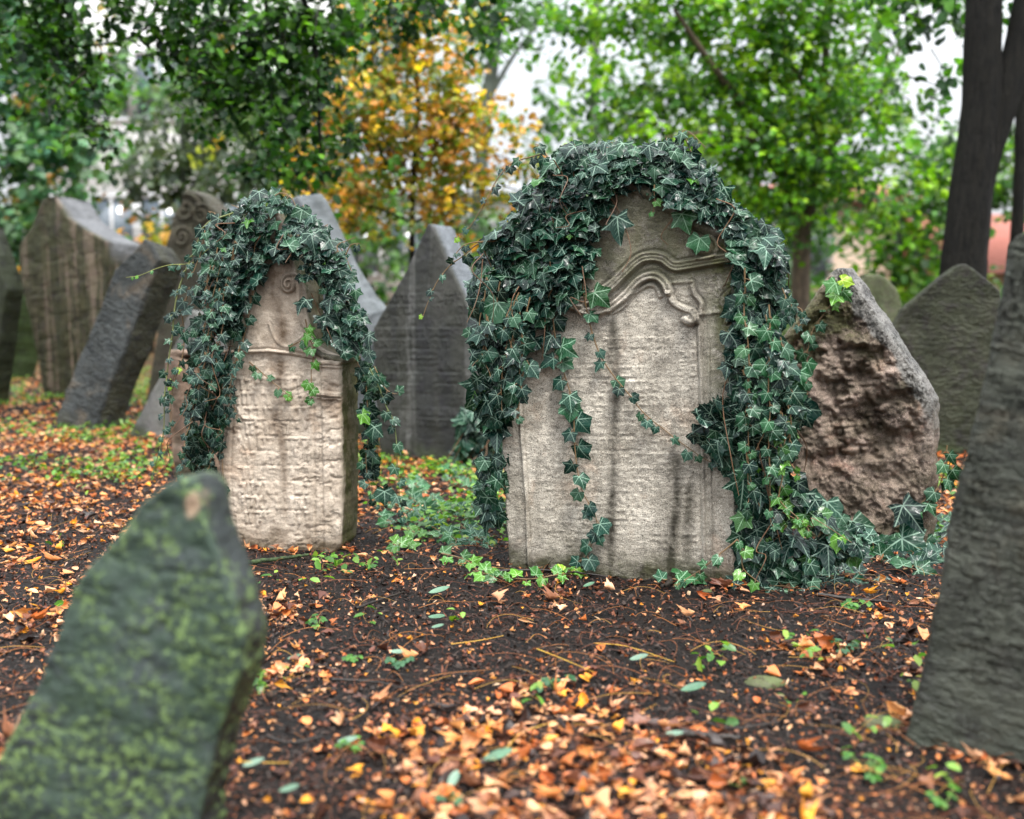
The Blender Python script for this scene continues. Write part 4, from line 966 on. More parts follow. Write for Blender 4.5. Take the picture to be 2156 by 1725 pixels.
for k in range(8):
    x = random.uniform(330, 900); y = 60+abs(x-560)*.35+max(0, x-700)*.5; t5([(x, y+40), (x+random.uniform(-30, 30), y), (x+(x-600)*.2+random.uniform(-20, 20), y-random.uniform(0, 28))], size=.034, gap=.026, off=random.uniform(-.08, .05))
t5([(560, 60), (610, 35), (660, 60), (680, 95)], size=0.036, gap=0.026, off=.0)
t5([(380, 1000), (360, 1100), (340, 1200), (350, 1420), (360, 1450)], size=0.027, gap=0.040, off=.02)
for k in range(16):
    x = random.uniform(250, 450); y = random.uniform(200, 850); t5([(x, y), (x-20, y+80), (x-random.uniform(0, 60), y+190)], size=0.032, gap=0.026, off=.07)

# ivy on the ground between the stones
E6 = empty('ivy_plant', gpt(900, 1110), 'ground ivy creeping over leaf litter between the two ivy covered stones', 'ivy')
o6 = np.array(E6.location)
for pts, pal in (([(800, 1060), (860, 1080), (920, 1110), (960, 1150)], IV_DARK), ([(850, 1010), (900, 1050), (930, 1080), (990, 1090)], IV_MID), ([(930, 1180), (980, 1190), (1010, 1215), (1060, 1225)], IV_YOUNG),
                 ([(1240, 1190), (1180, 1220), (1110, 1230), (1040, 1225), (1000, 1215)], IV_YOUNG), ([(930, 1000), (980, 1030), (1040, 1050)], IV_DARK), ([(940, 980), (1000, 1000), (1050, 1010)], IV_DARK),
                 ([(1010, 1080), (1060, 1110), (1100, 1110)], IV_DARK), ([(860, 1120), (900, 1140), (950, 1140)], IV_YOUNG), ([(790, 1090), (830, 1110), (870, 1110)], IV_DARK), ([(810, 1150), (840, 1160), (870, 1150)], IV_YOUNG),
                 ([(970, 1110), (1000, 1140), (1030, 1150)], IV_MID), ([(850, 1050), (890, 1070), (910, 1100)], IV_DARK), ([(1400, 1235), (1460, 1225), (1520, 1215)], IV_MID)):
    tendril(E6, o6, None, pts, .034 if pal is IV_YOUNG else .042, gap=.024, ground=True, pal=pal if pal is IV_YOUNG else IV_MID*1.2, end_small=.8)
PX = Plane(gpt(985, 985), yaw=0)
E7 = empty('ivy_plant', gpt(985, 985), 'small dark ivy clump at the foot of the triangular grey stone', 'ivy')
a = Acc(); ivy_mass(a, PX, [(960, 890), (1000, 860), (1050, 900), (1060, 980), (1000, 985), (955, 960)], 3.2, .06, 0, .1, back=.1); a.build('leaves', M_IVY, E7, np.array(E7.location))
loose_stems(E7, np.array(E7.location), PX, [(960, 890), (1050, 890), (1050, 960), (960, 960)], 10, .06, .15)

# ------------------------------------------------------------------ litter on the ground
ORANGE = np.array([(.60, .22, .07), (.66, .29, .12), (.52, .16, .045), (.66, .36, .18), (.45, .13, .04), (.66, .34, .17), (.58, .29, .16), (.66, .30, .10), (.68, .38, .22), (.70, .30, .03)])
BROWN = np.array([(.10, .034, .02), (.05, .019, .012), (.14, .052, .028), (.22, .09, .045), (.03, .014, .010), (.02, .012, .010)])
STONES = [(PM, -.29, .31, .2), (PL, -.17, .17, .22)]
def blocked(x, y):
    m = np.zeros(len(x), bool)
    for p, a_, b_, t in STONES:
        dx, dy = x-p.p0[0], y-p.p0[1]; u = dx*p.U[0]+dy*p.U[1]; v = dx*p.B[0]+dy*p.B[1]; m |= (u > a_-.015) & (u < b_+.015) & (v > -.012) & (v < t)
    return m
def scatter_ground(N, y0, y1, pw=1.0):
    """random ground points, denser near the viewer, slightly wider than the view"""
    y = y0+(y1-y0)*rng.random(N)**pw; x = rng.uniform(-.6, .6, N)*(y+1.0)
    m = ~blocked(x, y); return x[m], y[m]
def sN(x, y, e=.01):
    return np.stack([-(gh(x+e, y)-gh(x-e, y))/(2*e), -(gh(x, y+e)-gh(x, y-e))/(2*e), np.ones(len(x))], 1)
def lay(acc, T, x, y, size, tint, tilt=.35, lift=.004, zs=None):
    N = len(x); z_ = gh(x, y); pos = np.stack([x, y, z_+lift+rng.uniform(0, .006, N)], 1)
    Nn = sN(x, y)+rng.normal(0, tilt, (N, 3)); Nn[:, 2] = np.abs(Nn[:, 2]); a_ = rng.uniform(0, 2*pi, N)
    X, T_, Nn = frames(Nn, np.stack([np.cos(a_), np.sin(a_), 0*a_], 1)); acc.inst(T, pos, X, T_, Nn, size, tint, zs)
def clump(x, y):
    P = np.stack([x, y, 0*x], 1); c = fbm(P, 3.2, 3, seed=77)*.6+fbm(P, 11, 2, seed=78)*.4
    for (px, py), r_, s_ in (((1150, 1500), .16, .7), ((930, 1560), .14, .5), ((1240, 1600), .22, .6), ((640, 1400), .12, .3), ((600, 1270), .15, .25), ((300, 900), 1.3, .45), ((100, 1150), .6, .45), ((1500, 1700), .25, .5), ((1900, 1450), .3, .3), ((1200, 1700), .3, .4),
                             ((1050, 1330), .35, -.4), ((1350, 1320), .3, -.35), ((1750, 1560), .2, -.3), ((700, 1560), .12, -.3), ((1450, 1480), .12, -.3), ((620, 1700), .15, -.35), ((1300, 1450), .08, .4)):
        g = on_ground(px, py); c = c+s_*np.exp(-((x-g[0])**2+(y-g[1])**2)/r_**2)
    for p, a_, b_, t_ in STONES+[(PR, -.22, .22, .2), (PH, -.3, .3, .3), (PFR, -.1, .5, .2)]:
        dx, dy = x-p.p0[0], y-p.p0[1]; u = dx*p.U[0]+dy*p.U[1]; v = dx*p.B[0]+dy*p.B[1]
        d = np.hypot(np.maximum(0, np.maximum(a_-u, u-b_)), np.maximum(0, np.maximum(-v, v-t_))); c = c+.5*np.exp(-(d/.035)**2)
    return c
lit = Acc()
x, y = scatter_ground(76000, 1.15, 9.5, 1.15)
c = clump(x, y); k = rng.random(len(x)) < np.clip(.05+1.0*sst(.12, .6, c)+.45*sst(3.1, 4.2, y), 0, 1)*np.where(y < 3.6, .62, 1.); x, y = x[k], y[k]
print('litter leaves', len(x))
ti = rng.integers(0, len(LITT), len(x)); sz = (.011+.021*rng.random(len(x)))*np.where(rng.random(len(x)) < .1, 1.35, 1.)*np.where(y < 3, 1.12, .95)
far_ = sst(3, 5, y)
tint = np.where((rng.random(len(x)) < .62+.12*far_)[:, None], pick(ORANGE*np.array([.98, .98, .95]), len(x), .2), pick(BROWN, len(x), .3))
for t in range(len(LITT)):
    m = ti == t; lay(lit, LITT[t], x[m], y[m], sz[m], tint[m], .2, .001, rng.uniform(.4, 1.3, m.sum()))
# small torn leaf scraps everywhere between the whole leaves
x, y = scatter_ground(40000, 1.15, 6, 1.3); k = rng.random(len(x)) < .35+.75*sst(-.3, .3, clump(x, y)); x, y = x[k], y[k]; n = len(x)
sc_t = np.where((rng.random(n) < .4)[:, None], pick(ORANGE*.8, n, .25), pick(BROWN*1.3, n, .35)); lay(lit, LITT[3], x, y, rng.uniform(.005, .014, n), sc_t, .35, .001, rng.uniform(.3, 1.5, n))
lit.build('leaf_litter', M_LITTER); tag(bpy.data.objects['leaf_litter'], 'orange and brown fallen leaves strewn over the dark soil', 'fallen leaves', kind='stuff')
cr_ = Acc()
x, y = scatter_ground(155000, 1.15, 5.5, 1.5); sz = (.003+.011*rng.random(len(x))**2.2)*(.8+y*.1)
tint = np.where((rng.random(len(x)) < .33)[:, None], pick(BROWN, len(x), .4), np.array([.022, .015, .012])*rng.uniform(.5, 2, (len(x), 1)))
m = rng.random(len(x)) < .015; tint[m] = pick(np.array([(.45, .3, .18), (.3, .2, .14)]), m.sum())
m = rng.random(len(x)) < .45
lay(cr_, CRUMB, x[m], y[m], sz[m], tint[m], .6, -.002, rng.uniform(.5, 2, m.sum())); m = ~m; lay(cr_, shard(), x[m], y[m], sz[m]*.9, tint[m], .45, -.001, rng.uniform(.5, 2.5, m.sum()))
cr_.build('bark_mulch', M_CRUMB, smooth=False); tag(bpy.data.objects['bark_mulch'], 'dark shredded bark and leaf crumbs covering the soil', 'mulch', kind='stuff')
fb = Acc()
x, y = scatter_ground(4200, 1.2, 5.8, 1.3)
for px, py in zip(x, y):
    n = 10; L = random.uniform(.03, .17); a_ = random.uniform(0, 2*pi); k_ = random.uniform(-2.2, 2.2); s_ = np.linspace(0, 1, n); an = a_+k_*s_
    S = np.stack([px+np.cumsum(np.cos(an))*L/n, py+np.cumsum(np.sin(an))*L/n], 1); zz = gh(S[:, 0], S[:, 1])+.007+np.sin(s_*pi)*random.uniform(0, .018)
    V, F = tube(np.column_stack([S, zz]), np.linspace(1.0, .6, n)*random.uniform(.0004, .0008), 4)
    fb.add(V, F, tint=np.array(random.choice([(.22, .07, .02), (.16, .05, .02), (.32, .12, .03), (.08, .03, .02), (.05, .02, .012), (.38, .2, .04)])))
fb.build('leaf_stalks', M_STEM); tag(bpy.data.objects['leaf_stalks'], 'thin curled orange leaf stalks scattered on the soil', 'leaf stalks', kind='stuff')
# low green seedlings carpet
gc = Acc()
x, y = scatter_ground(28000, 1.6, 10, 1.0); P = np.stack([x, y, 0*x], 1); c = fbm(P, 2.4, 3, seed=91)+.75*sst(3.2, 5.0, y)-.08
g = on_ground(940, 1090); c += 1.1*np.exp(-((x-g[0])**2+(y-g[1])**2)/.35**2)
k = rng.random(len(x)) < np.clip(sst(.25, 1.1, c)*.75, .006, 1); x, y = x[k], y[k]
for j in range(4):
    n = len(x); xx = x+rng.normal(0, .016, n); yy = y+rng.normal(0, .016, n)
    lay(gc, SMALL, xx, yy, rng.uniform(.014, .034, n), pick(np.array([(.10, .24, .03), (.07, .18, .03), (.16, .30, .05), (.05, .13, .03), (.2, .3, .04)]), n, .25), .45, .014+.008*j)
gc.build('green_seedlings', M_SEED); tag(bpy.data.objects['green_seedlings'], 'low green seedlings sprouting through the fallen leaves', 'ground cover', kind='stuff')

# single things lying or growing in the foreground
def seedling(px, py, s_, pal, label):
    p = gpt(px, py); e = empty('seedling', p, label, 'seedling', 'seedlings in the foreground soil'); lf = Acc(); stm = Acc()
    for k in range(random.randint(5, 9)):
        a_ = random.uniform(0, 2*pi); r_ = random.uniform(.3, 1)*s_; q = p+np.array([cos(a_)*r_, sin(a_)*r_, s_*random.uniform(.35, .8)])
        V, F = tube(smooth_line([p, (p+q)/2+np.array([0, 0, s_*.15]), q], 5), .0008, 4); stm.add(V, F, tint=(.12, .2, .04))
        for j in range(3):
            b_ = a_+(j-1)*1.1; X, T, N_ = frames(np.array([[.15*cos(b_), .15*sin(b_)-.25, 1.]]), np.array([[cos(b_), sin(b_), -.1]]))
            lf.inst(SMALL, np.array([q]), X*1.35, T, N_, [s_*random.uniform(.32, .52)], pick(pal, 1, .2))
    lf.build('leaves', M_SEED, e, p); stm.build('stem', M_STEM, e, p)
GP = np.array([(.05, .16, .02), (.08, .21, .025), (.04, .12, .025)]); GB = np.array([(.03, .10, .04), (.045, .13, .055)])
for px, py, s_, pal, lb in ((670, 1320, .028, GP, 'small bright seedling on soil right of the mossy foreground stone'), (840, 1400, .036, GB, 'wide blue-green clover seedling in the soil before the narrow stone'),
    (1170, 1455, .036, GB, 'dark green seedling at the top of the big orange leaf pile'), (740, 1580, .022, GP, 'tiny lime seedling beside the flat oval leaf at lower left'), (1800, 1285, .032, GP, 'fresh green seedling in front of the ivy by the rock'),
    (1770, 1375, .032, GB, 'seedling with spread leaflets left of the right edge stone'), (1830, 1640, .034, GP, 'largest green seedling in the lower right corner litter'), (1990, 1700, .028, GP, 'leafy sprout at the bottom edge near the right stone'),
    (775, 1200, .028, GP, 'sprout just right of the narrow stone foot'), (900, 1135, .036, GP, 'round-leaved sprout between the two ivy stones'), (1120, 1190, .022, GP, 'little sprout at the left foot of the arched stone'), (740, 1395, .022, GP, 'small sprout half hidden behind orange leaves near the mossy stone'),
    (1545, 1660, .02, GP, 'lone sprout among orange leaves at the bottom centre right'), (940, 1690, .02, GB, 'faint blurred sprout at the very bottom centre')):
    seedling(px, py, s_, pal, lb)
PALE = np.array([(.12, .21, .14), (.16, .25, .18), (.09, .18, .11)])
OVL = grid_leaf(lambda t: .22*math.sin(pi*t)**.55+.004, 8, .15, .5, .12)
for px, py, s_, ang, lb in ((925, 1257, .055, .1, 'long pale green leaf lying on bare soil before the arched stone'), (920, 1313, .045, -.4, 'rounded pale leaf, upper of a pair on the bare soil'), (922, 1332, .03, .0, 'small pale leaf just below a rounder one on bare soil'),
    (1240, 1243, .032, .3, 'pale oval leaf close to the arched stone foot'), (838, 1388, .04, -.6, 'glossy pale leaf beside the clover seedling'), (620, 1398, .03, .2, 'pale green leaf right of the mossy stone edge'),
    (733, 1577, .036, 0., 'teal oval leaf with water drops, lower left soil'), (535, 1625, .036, .2, 'whitish wet leaf against the mossy foreground stone'), (955, 1660, .034, 1.2, 'broad pale leaf on the orange pile at bottom centre'),
    (1050, 1610, .05, .2, 'narrow pale leaf lying across the orange pile'), (1460, 1465, .05, .1, 'long greyish leaf at the right of the orange pile'), (1420, 1562, .032, -.3, 'pale leaf low right with orange leaves around'),
    (610, 1680, .032, .1, 'shiny light leaf near the bottom left'), (1345, 1400, .04, .1, 'pale leaf touched by a long orange stalk'), (1120, 1187, .04, .0, 'green oval leaf leaning on the arched stone')):
    p = gpt(px, py, .012); acc = Acc(); X, T, N_ = frames(np.array([[0, -.25, 1.]]), np.array([[cos(ang), sin(ang), 0]])); acc.inst(OVL, np.array([p]), X, T, N_, [s_], pick(PALE, 1, .15))
    tag(acc.build('fallen_leaf', M_LITTER, None, p), lb, 'leaf', 'pale oval leaves on the soil')
M_TWIG = plain_mat('wet_twig', (.008, .007, .006), (.03, .022, .017), 40, .45, .5, .004)
M_MTW = plain_mat('mossy_twig', (.012, .02, .008), (.06, .10, .03), 55, .7, .8, .006)
for pts, r_, mt, lb in (([(520, 1195), (560, 1190), (620, 1182), (650, 1178)], .007, M_MTW, 'moss-covered stick at the foot of the narrow pinkish stone'), ([(750, 1290), (800, 1272), (850, 1255)], .004, M_TWIG, 'dark twig lying diagonally left of the long pale leaf'),
    ([(1000, 1215), (1100, 1208), (1200, 1212), (1280, 1222)], .004, M_TWIG, 'long dark twig along the foot of the arched stone'), ([(1720, 1262), (1800, 1272), (1880, 1278)], .006, M_TWIG, 'thick black twig in front of the rock stone ivy'),
    ([(1440, 1560), (1500, 1568), (1560, 1570)], .008, M_TWIG, 'short thick black stick among leaves at lower right'), ([(700, 1440), (790, 1446), (860, 1462)], .003, M_TWIG, 'thin dark twig across the middle soil'),
    ([(1480, 1530), (1540, 1545), (1640, 1530)], .003, M_TWIG, 'slender twig left of the right edge stone'), ([(1400, 1225), (1410, 1238), (1395, 1248)], .009, M_TWIG, 'stubby dark root end at the arched stone base'),
    ([(1880, 1420), (1950, 1400), (1980, 1395)], .003, M_TWIG, 'thin twig touching the right edge stone'), ([(560, 1560), (610, 1575), (680, 1560)], .003, M_TWIG, 'dark twig near the mossy stone foot')):
    P = [gpt(a_, b_, .006+r_) for a_, b_ in pts]; S = smooth_line(P, 26); S += rng.normal(0, r_*.25, S.shape)*np.array([1, 1, .3]); V, F = tube(S, np.linspace(r_, r_*.5, 26), 8, .3, 3); acc = Acc(); acc.add(V-P[0], F)
    acc.uv = [u_ for u_ in acc.uv]; o = acc.build('twig', mt); o.location = Vector(P[0]); tag(o, lb, 'twig', 'twigs lying on the soil')
YST = plain_mat('yellow_stalk', (.45, .22, .03), (.6, .38, .05), 30, .45, .2, .002)
for pts, lb in (([(1130, 1380), (1180, 1400), (1250, 1430)], 'yellow stalk running into the orange leaf pile'), ([(1250, 1368), (1320, 1375), (1420, 1408)], 'long golden stalk above the orange leaf pile'), ([(1060, 1600), (1100, 1560), (1170, 1535)], 'yellow stalk across the lower orange pile'), ([(505, 1622), (560, 1624), (610, 1624)], 'greenish yellow stalk by the mossy stone'),
                ([(950, 1370), (1010, 1362), (1060, 1352)], 'straight yellow stalk in the middle soil')):
    P = [gpt(a_, b_, .014) for a_, b_ in pts]; V, F = tube(smooth_line(P, 20), np.linspace(.0011, .0006, 20), 6); acc = Acc(); acc.add(V-P[0], F); o = acc.build('leaf_stalk', YST); o.location = Vector(P[0]); tag(o, lb, 'leaf stalk', 'yellow stalks on the soil')
M_PEB = stone_mat('pebble', (.05, .05, .03), (.10, .10, .05), moss=.6, rough=.5, bump=.5, seed=3.3)
for px, py, s_, lb in ((1610, 1440, .03, 'flat mossy stone sunk in soil left of the right edge stone'), (1855, 1525, .03, 'rounded pebble in litter beside the right edge stone'), (1490, 1245, .012, 'small grey pebble before the arched stone')):
    p = gpt(px, py, .0); nu, nv = 20, 12; V = []
    for i_ in range(nv+1):
        for j in range(nu): th = i_/nv*pi; ph = j/nu*2*pi; V.append((sin(th)*cos(ph)*1.3, sin(th)*sin(ph), cos(th)*.42))
    V = np.array(V); V *= (1+.25*fbm(V+px, 1.3, 3, seed=2))[:, None]*s_
    F = np.array([(i_*nu+j, (i_+1)*nu+j, (i_+1)*nu+(j+1) % nu, i_*nu+(j+1) % nu) for i_ in range(nv) for j in range(nu)])
    m_ = fast_mesh('pebble', V, F, M_PEB, True, None, {'stain': np.zeros(len(V)), 'moss': np.zeros(len(V))}); o = link('pebble', m_); o.location = Vector(p); tag(o, lb, 'pebble', 'pebbles in the soil')

# ------------------------------------------------------------------ trees
def px_path(pts, Y):
    return [at(x, y, Y if np.isscalar(Y) else Y[i]) for i, (x, y) in enumerate(pts)]
def limb(acc, P, r0, r1, n=30, seg=10, seed=0, rough=.12):
    S = smooth_line(P, n); V, F = tube(S, np.linspace(r0, r1, n), seg, rough, seed); acc.add(V, F); return S
DENS = 3.6
def crown(acc, clumps, Y, leaf, dens, pal, spread=.35, flat=.8, wig=None, tw=None, seed=0, hang=.5, depth=1.0, accent=None):
    """clumps: (px, py, radius_px, amount); each clump is a cloud of twigs, each twig bearing a spray of leaves"""
    pos = []; cols = []; ctr = []
    for cl in clumps:
        px, py, rp, am = cl[:4]; Yc = Y+(cl[4] if len(cl) > 4 else 0); c = at(px, py, Yc); R = 1.15*rp*Yc/FPX
        nt_ = max(3, int(am**1.6*dens*DENS*R*R)); 
        v = rng.normal(0, 1, (nt_, 3)); v = nrm(v)*(rng.random((nt_, 1))**.45)*R*np.array([1, depth, flat])
        o_ = c+v; kk = fbm(o_, 1.6/max(R, .3), 2, seed=seed+3) > -.25; o_ = o_[kk]; v = v[kk]
        dr = nrm(v+rng.normal(0, R*.35, v.shape)+np.array([0, 0, -hang*R*.4])); L = rng.uniform(.15, .45, len(o_))*spread*2
        tone = rng.uniform(.4, 1.5, len(o_)); ci = rng.integers(0, len(pal), len(o_))
        m = 9
        for j in range(m):
            f = (j+.5)/m; p = o_+dr*(L*f)[:, None]+rng.normal(0, leaf*.6, o_.shape); pos.append(p)
            cc = pal[np.where(rng.random(len(o_)) < .75, ci, rng.integers(0, len(pal), len(o_)))]*tone[:, None]*rng.uniform(.75, 1.25, (len(o_), 1)); cols.append(cc)
        if tw is not None:
            for q, d_, l_ in list(zip(o_, dr, L))[::7]:
                V, F = tube([q-d_*l_*.6, q, q+d_*l_], [.006, .004, .002], 4); acc.add(V, F, tint=(.03, .022, .016))
    pos = np.concatenate(pos); cols = np.concatenate(cols); N = len(pos)
    Nn = rng.normal(0, .55, (N, 3))+np.array([0, -.35, .75]); T = rng.normal(0, .8, (N, 3))+np.array([0, 0, -hang])
    X, T, Nn = frames(Nn, T); acc.inst(SMALL, pos, X*1.25, T, Nn, leaf*rng.uniform(.6, 1.3, N), cols, rng.uniform(.5, 2, N))
    return N
def tree(name, base, label, wood, leafargs, bark, group='trees behind the gravestones', twigs=True):
    e = empty(name, base, label, 'tree', group); b = np.array(e.location)
    tr = Acc(); 
    P, r0, r1 = wood[0]; S = limb(tr, P, r0, r1, 40, 12, 1); tr.build('trunk', bark, e, b)
    for P, r0, r1 in wood[1:]:
        br_ = Acc(); limb(br_, P, r0, r1, 24, 8, 2); br_.build('branch', bark, e, b)
    la = Acc(); tw = Acc() if twigs else None; n = 0
    for k_ in leafargs: n += crown(la, tw=tw, **k_)
    if la.n: la.build('crown', M_TREE, e, b)
    pass
    print(name, n); return e
gz = lambda p: np.array([p[0], p[1], 0.0])
GREEN = np.array([(.13, .30, .015), (.08, .21, .02), (.20, .38, .02), (.04, .12, .02), (.07, .18, .04), (.27, .43, .03)])
DARKG = np.array([(.012, .045, .010), (.02, .07, .012), (.04, .12, .015), (.008, .03, .010), (.09, .21, .02), (.06, .16, .02)])
ORG = np.array([(.58, .26, .05), (.55, .36, .03), (.36, .20, .04), (.22, .24, .03), (.10, .17, .02), (.12, .2, .03), (.62, .30, .10), (.34, .28, .04)])
TEAL = np.array([(.08, .19, .11), (.11, .25, .13), (.06, .15, .10), (.16, .26, .15)])  # palette lightened, distance haze put into the leaf colour
GREYG = np.array([(.09, .12, .08), (.06, .09, .05), (.12, .15, .10), (.05, .08, .045)])
MIDG = np.array([(.07, .17, .04), (.05, .13, .04), (.10, .20, .05), (.09, .16, .08)])
# bright green tree
Yt = 9.0; b = gz(at(1685, 804, Yt))
tree('green_tree', b, 'bright green leafy tree with pale brown trunk right of centre',
    [([b-np.array([0, 0, .2])]+px_path([(1685, 640), (1688, 540), (1690, 480)], Yt), .085, .07),
     (px_path([(1690, 490), (1672, 430), (1630, 330), (1560, 220), (1480, 110), (1420, 20)], [9, 9, 8.9, 8.7, 8.5, 8.3]), .06, .015),
     (px_path([(1692, 490), (1712, 400), (1722, 300), (1735, 180), (1740, 40), (1740, -150)], [9, 9, 9.1, 9.1, 9.2, 9.2]), .06, .02),
     (px_path([(1650, 380), (1590, 300), (1500, 280), (1400, 290)], [9, 8.8, 8.6, 8.5]), .03, .01), (px_path([(1715, 380), (1770, 280), (1850, 200), (1900, 90)], [9, 9.1, 9.2, 9.3]), .035, .01),
     (px_path([(1700, 440), (1780, 400), (1860, 380)], [9, 8.9, 8.7]), .02, .008), (px_path([(1728, 230), (1660, 120), (1640, -20)], [9, 9, 9]), .03, .01)],
    [dict(clumps=[(1230, 60, 90, .9), (1330, 40, 110, .7), (1450, 60, 120, .55), (1560, 60, 110, .8), (1680, 60, 120, .9), (1800, 60, 110, .7), (1280, 170, 90, .7), (1260, 250, 70, .7), (1380, 280, 90, .9), (1400, 180, 90, .35), (1500, 190, 100, .55),
        (1600, 180, 100, .9), (1560, 270, 100, 1), (1470, 330, 90, 1), (1580, 370, 80, .9), (1680, 240, 100, .9), (1780, 210, 110, .9), (1700, 340, 90, 1), (1800, 320, 100, 1), (1640, 430, 70, .9), (1750, 430, 80, .8), (1860, 390, 80, .8), (1180, 330, 40, .4), (1900, 230, 60, .5), (1950, 300, 40, .5),
        (1560, 450, 60, .8), (1640, -60, 150, 1), (1400, -60, 150, 1), (1850, -40, 130, .8), (1610, 480, 50, .6)], Y=8.8, leaf=.07, dens=125, pal=GREEN, spread=.3, seed=1)], M_BARK2)
# orange tree
Yt = 7.6; b = gz(at(870, 850, Yt))
tree('orange_tree', b, 'slender young tree with orange and yellow autumn leaves',
    [([b-np.array([0, 0, .2])]+px_path([(869, 700), (868, 560), (868, 440), (872, 330), (880, 220), (870, 100), (850, -60)], Yt), .024, .010),
     (px_path([(868, 400), (820, 350), (790, 300), (740, 260)], [7.6, 7.5, 7.4, 7.3]), .012, .004), (px_path([(872, 350), (930, 290), (980, 200)], [7.6, 7.6, 7.6]), .012, .004), (px_path([(868, 470), (800, 440), (720, 420)], [7.6, 7.5, 7.5]), .010, .004), (px_path([(869, 470), (930, 440), (1010, 420)], [7.6, 7.6, 7.7]), .01, .004)],
    [dict(clumps=[(850, 60, 80, .6), (900, 150, 80, .7), (800, 150, 70, .6), (960, 190, 75, .8), (870, 240, 80, .7), (770, 250, 80, .8), (700, 260, 50, .8), (1000, 280, 75, .7), (930, 320, 70, .7), (840, 340, 70, .5), (740, 350, 60, .5),
        (640, 300, 45, .5), (650, 430, 50, .8), (1080, 300, 55, .5), (820, 20, 80, .6), (930, 60, 70, .7), (690, 410, 60, .9), (770, 430, 70, .8), (870, 430, 80, .7), (970, 410, 80, .8), (1060, 390, 60, .6), (1030, 460, 60, .6), (1110, 340, 40, .4)], Y=7.6, leaf=.055, dens=300, pal=ORG, spread=.22, seed=2)], M_BARK)
# overhanging dark tree, trunk outside the left of the frame
b = np.array([-5.2, 6.6, 0.])
tree('dark_green_tree', b, 'dark large-leaved tree whose boughs hang into the upper left',
    [([b-np.array([0, 0, .2]), b+np.array([.05, 0, 1.2]), b+np.array([.2, 0, 2.6]), b+np.array([.5, -.1, 4.2])], .2, .12),
     ([b+np.array([.3, 0, 3.0])]+px_path([(-60, -260), (250, -330), (560, -300), (760, -220)], [6.4, 6.0, 5.8, 5.8]), .08, .03),
     (px_path([(60, -200), (110, 0), (150, 90), (150, 200), (120, 260)], [6.2, 6.2, 6.1, 6, 6]), .018, .006), (px_path([(560, -300), (640, 0), (668, 130), (672, 260), (676, 330)], [5.8, 5.8, 5.8, 5.8, 5.8]), .016, .006),
     (px_path([(560, -300), (560, 0), (570, 100), (600, 180)], [5.9, 5.9, 5.9, 5.9]), .012, .005), (px_path([(300, -300), (330, 0), (270, 80), (150, 100)], [6, 6, 6, 6]), .012, .004), (px_path([(10, -200), (70, 0), (160, 130), (230, 250)], [6.2, 6.2, 6.1, 6]), .012, .005)],
    [dict(clumps=[(60, 20, 90, .9), (140, 90, 90, .8), (170, 190, 70, .9), (210, 270, 50, .8), (110, 130, 60, .7), (300, 50, 70, .7), (380, 100, 80, .8), (470, 50, 100, 1), (480, 170, 90, .9), (560, 130, 90, 1), (560, 250, 70, .9), (600, 330, 70, 1),
        (660, 60, 90, 1), (650, 200, 60, .7), (700, 290, 50, .8), (640, 410, 50, .8), (400, 230, 60, .5), (780, 20, 80, 1), (690, 430, 40, .6), (330, -60, 120, 1), (600, -80, 130, 1), (100, -80, 140, 1), (1000, 20, 70, .7), (950, -20, 70, .9), (1060, 60, 50, .6), (820, 330, 30, .4), (760, 140, 40, .4), (530, 360, 40, .6)],
        Y=5.9, leaf=.054, dens=215, pal=DARKG, spread=.25, seed=3, hang=1.0)], M_BARK)
# pale teal tree at the left edge
Yt = 12.; b = gz(at(-60, 770, Yt))
tree('teal_green_tree', b, 'pale blue-green tree with a few rusty leaves at the left edge',
    [([b-np.array([0, 0, .2])]+px_path([(-55, 500), (-40, 200), (-20, -100)], Yt), .14, .07), (px_path([(-50, 450), (40, 330), (120, 260)], Yt), .05, .02)],
    [dict(clumps=[(20, 60, 100, .9), (60, 170, 100, 1), (30, 280, 90, 1), (110, 300, 80, .9), (150, 400, 60, .8), (40, 400, 90, 1), (10, 500, 80, .9), (100, 470, 60, .8), (20, 570, 60, 1), (170, 470, 40, .6), (0, -60, 120, 1)], Y=12, leaf=.13, dens=60, pal=TEAL, seed=4),
     dict(clumps=[(90, 200, 50, .5), (60, 390, 50, .6), (190, 50, 40, .6), (20, 610, 40, .8), (430, 90, 20, .6), (250, 430, 30, .3)], Y=11.6, leaf=.075, dens=70, pal=ORG*.6, seed=5)], M_BARK3)
# grey green slim tree
Yt = 11.; b = gz(at(385, 780, Yt))
tree('grey_green_tree', b, 'small grey-green tree behind the carved tip of the tan stone',
    [([b-np.array([0, 0, .2])]+px_path([(385, 600), (386, 450), (384, 300), (390, 180)], Yt), .05, .015), (px_path([(386, 420), (440, 340), (500, 280)], Yt), .02, .008)],
    [dict(clumps=[(390, 200, 50, .7), (330, 260, 60, .8), (420, 270, 70, .8), (350, 350, 65, .9), (440, 360, 70, .8), (300, 390, 40, .7), (380, 430, 50, .9), (500, 320, 60, .7), (540, 400, 50, .6), (480, 420, 50, .6), (330, 460, 40, .8)], Y=11, leaf=.1, dens=75, pal=GREYG, seed=6),
     dict(clumps=[(365, 480, 40, .8), (330, 500, 28, .8), (460, 300, 30, .5)], Y=10.6, leaf=.08, dens=90, pal=ORG, seed=7)], M_BARK3)
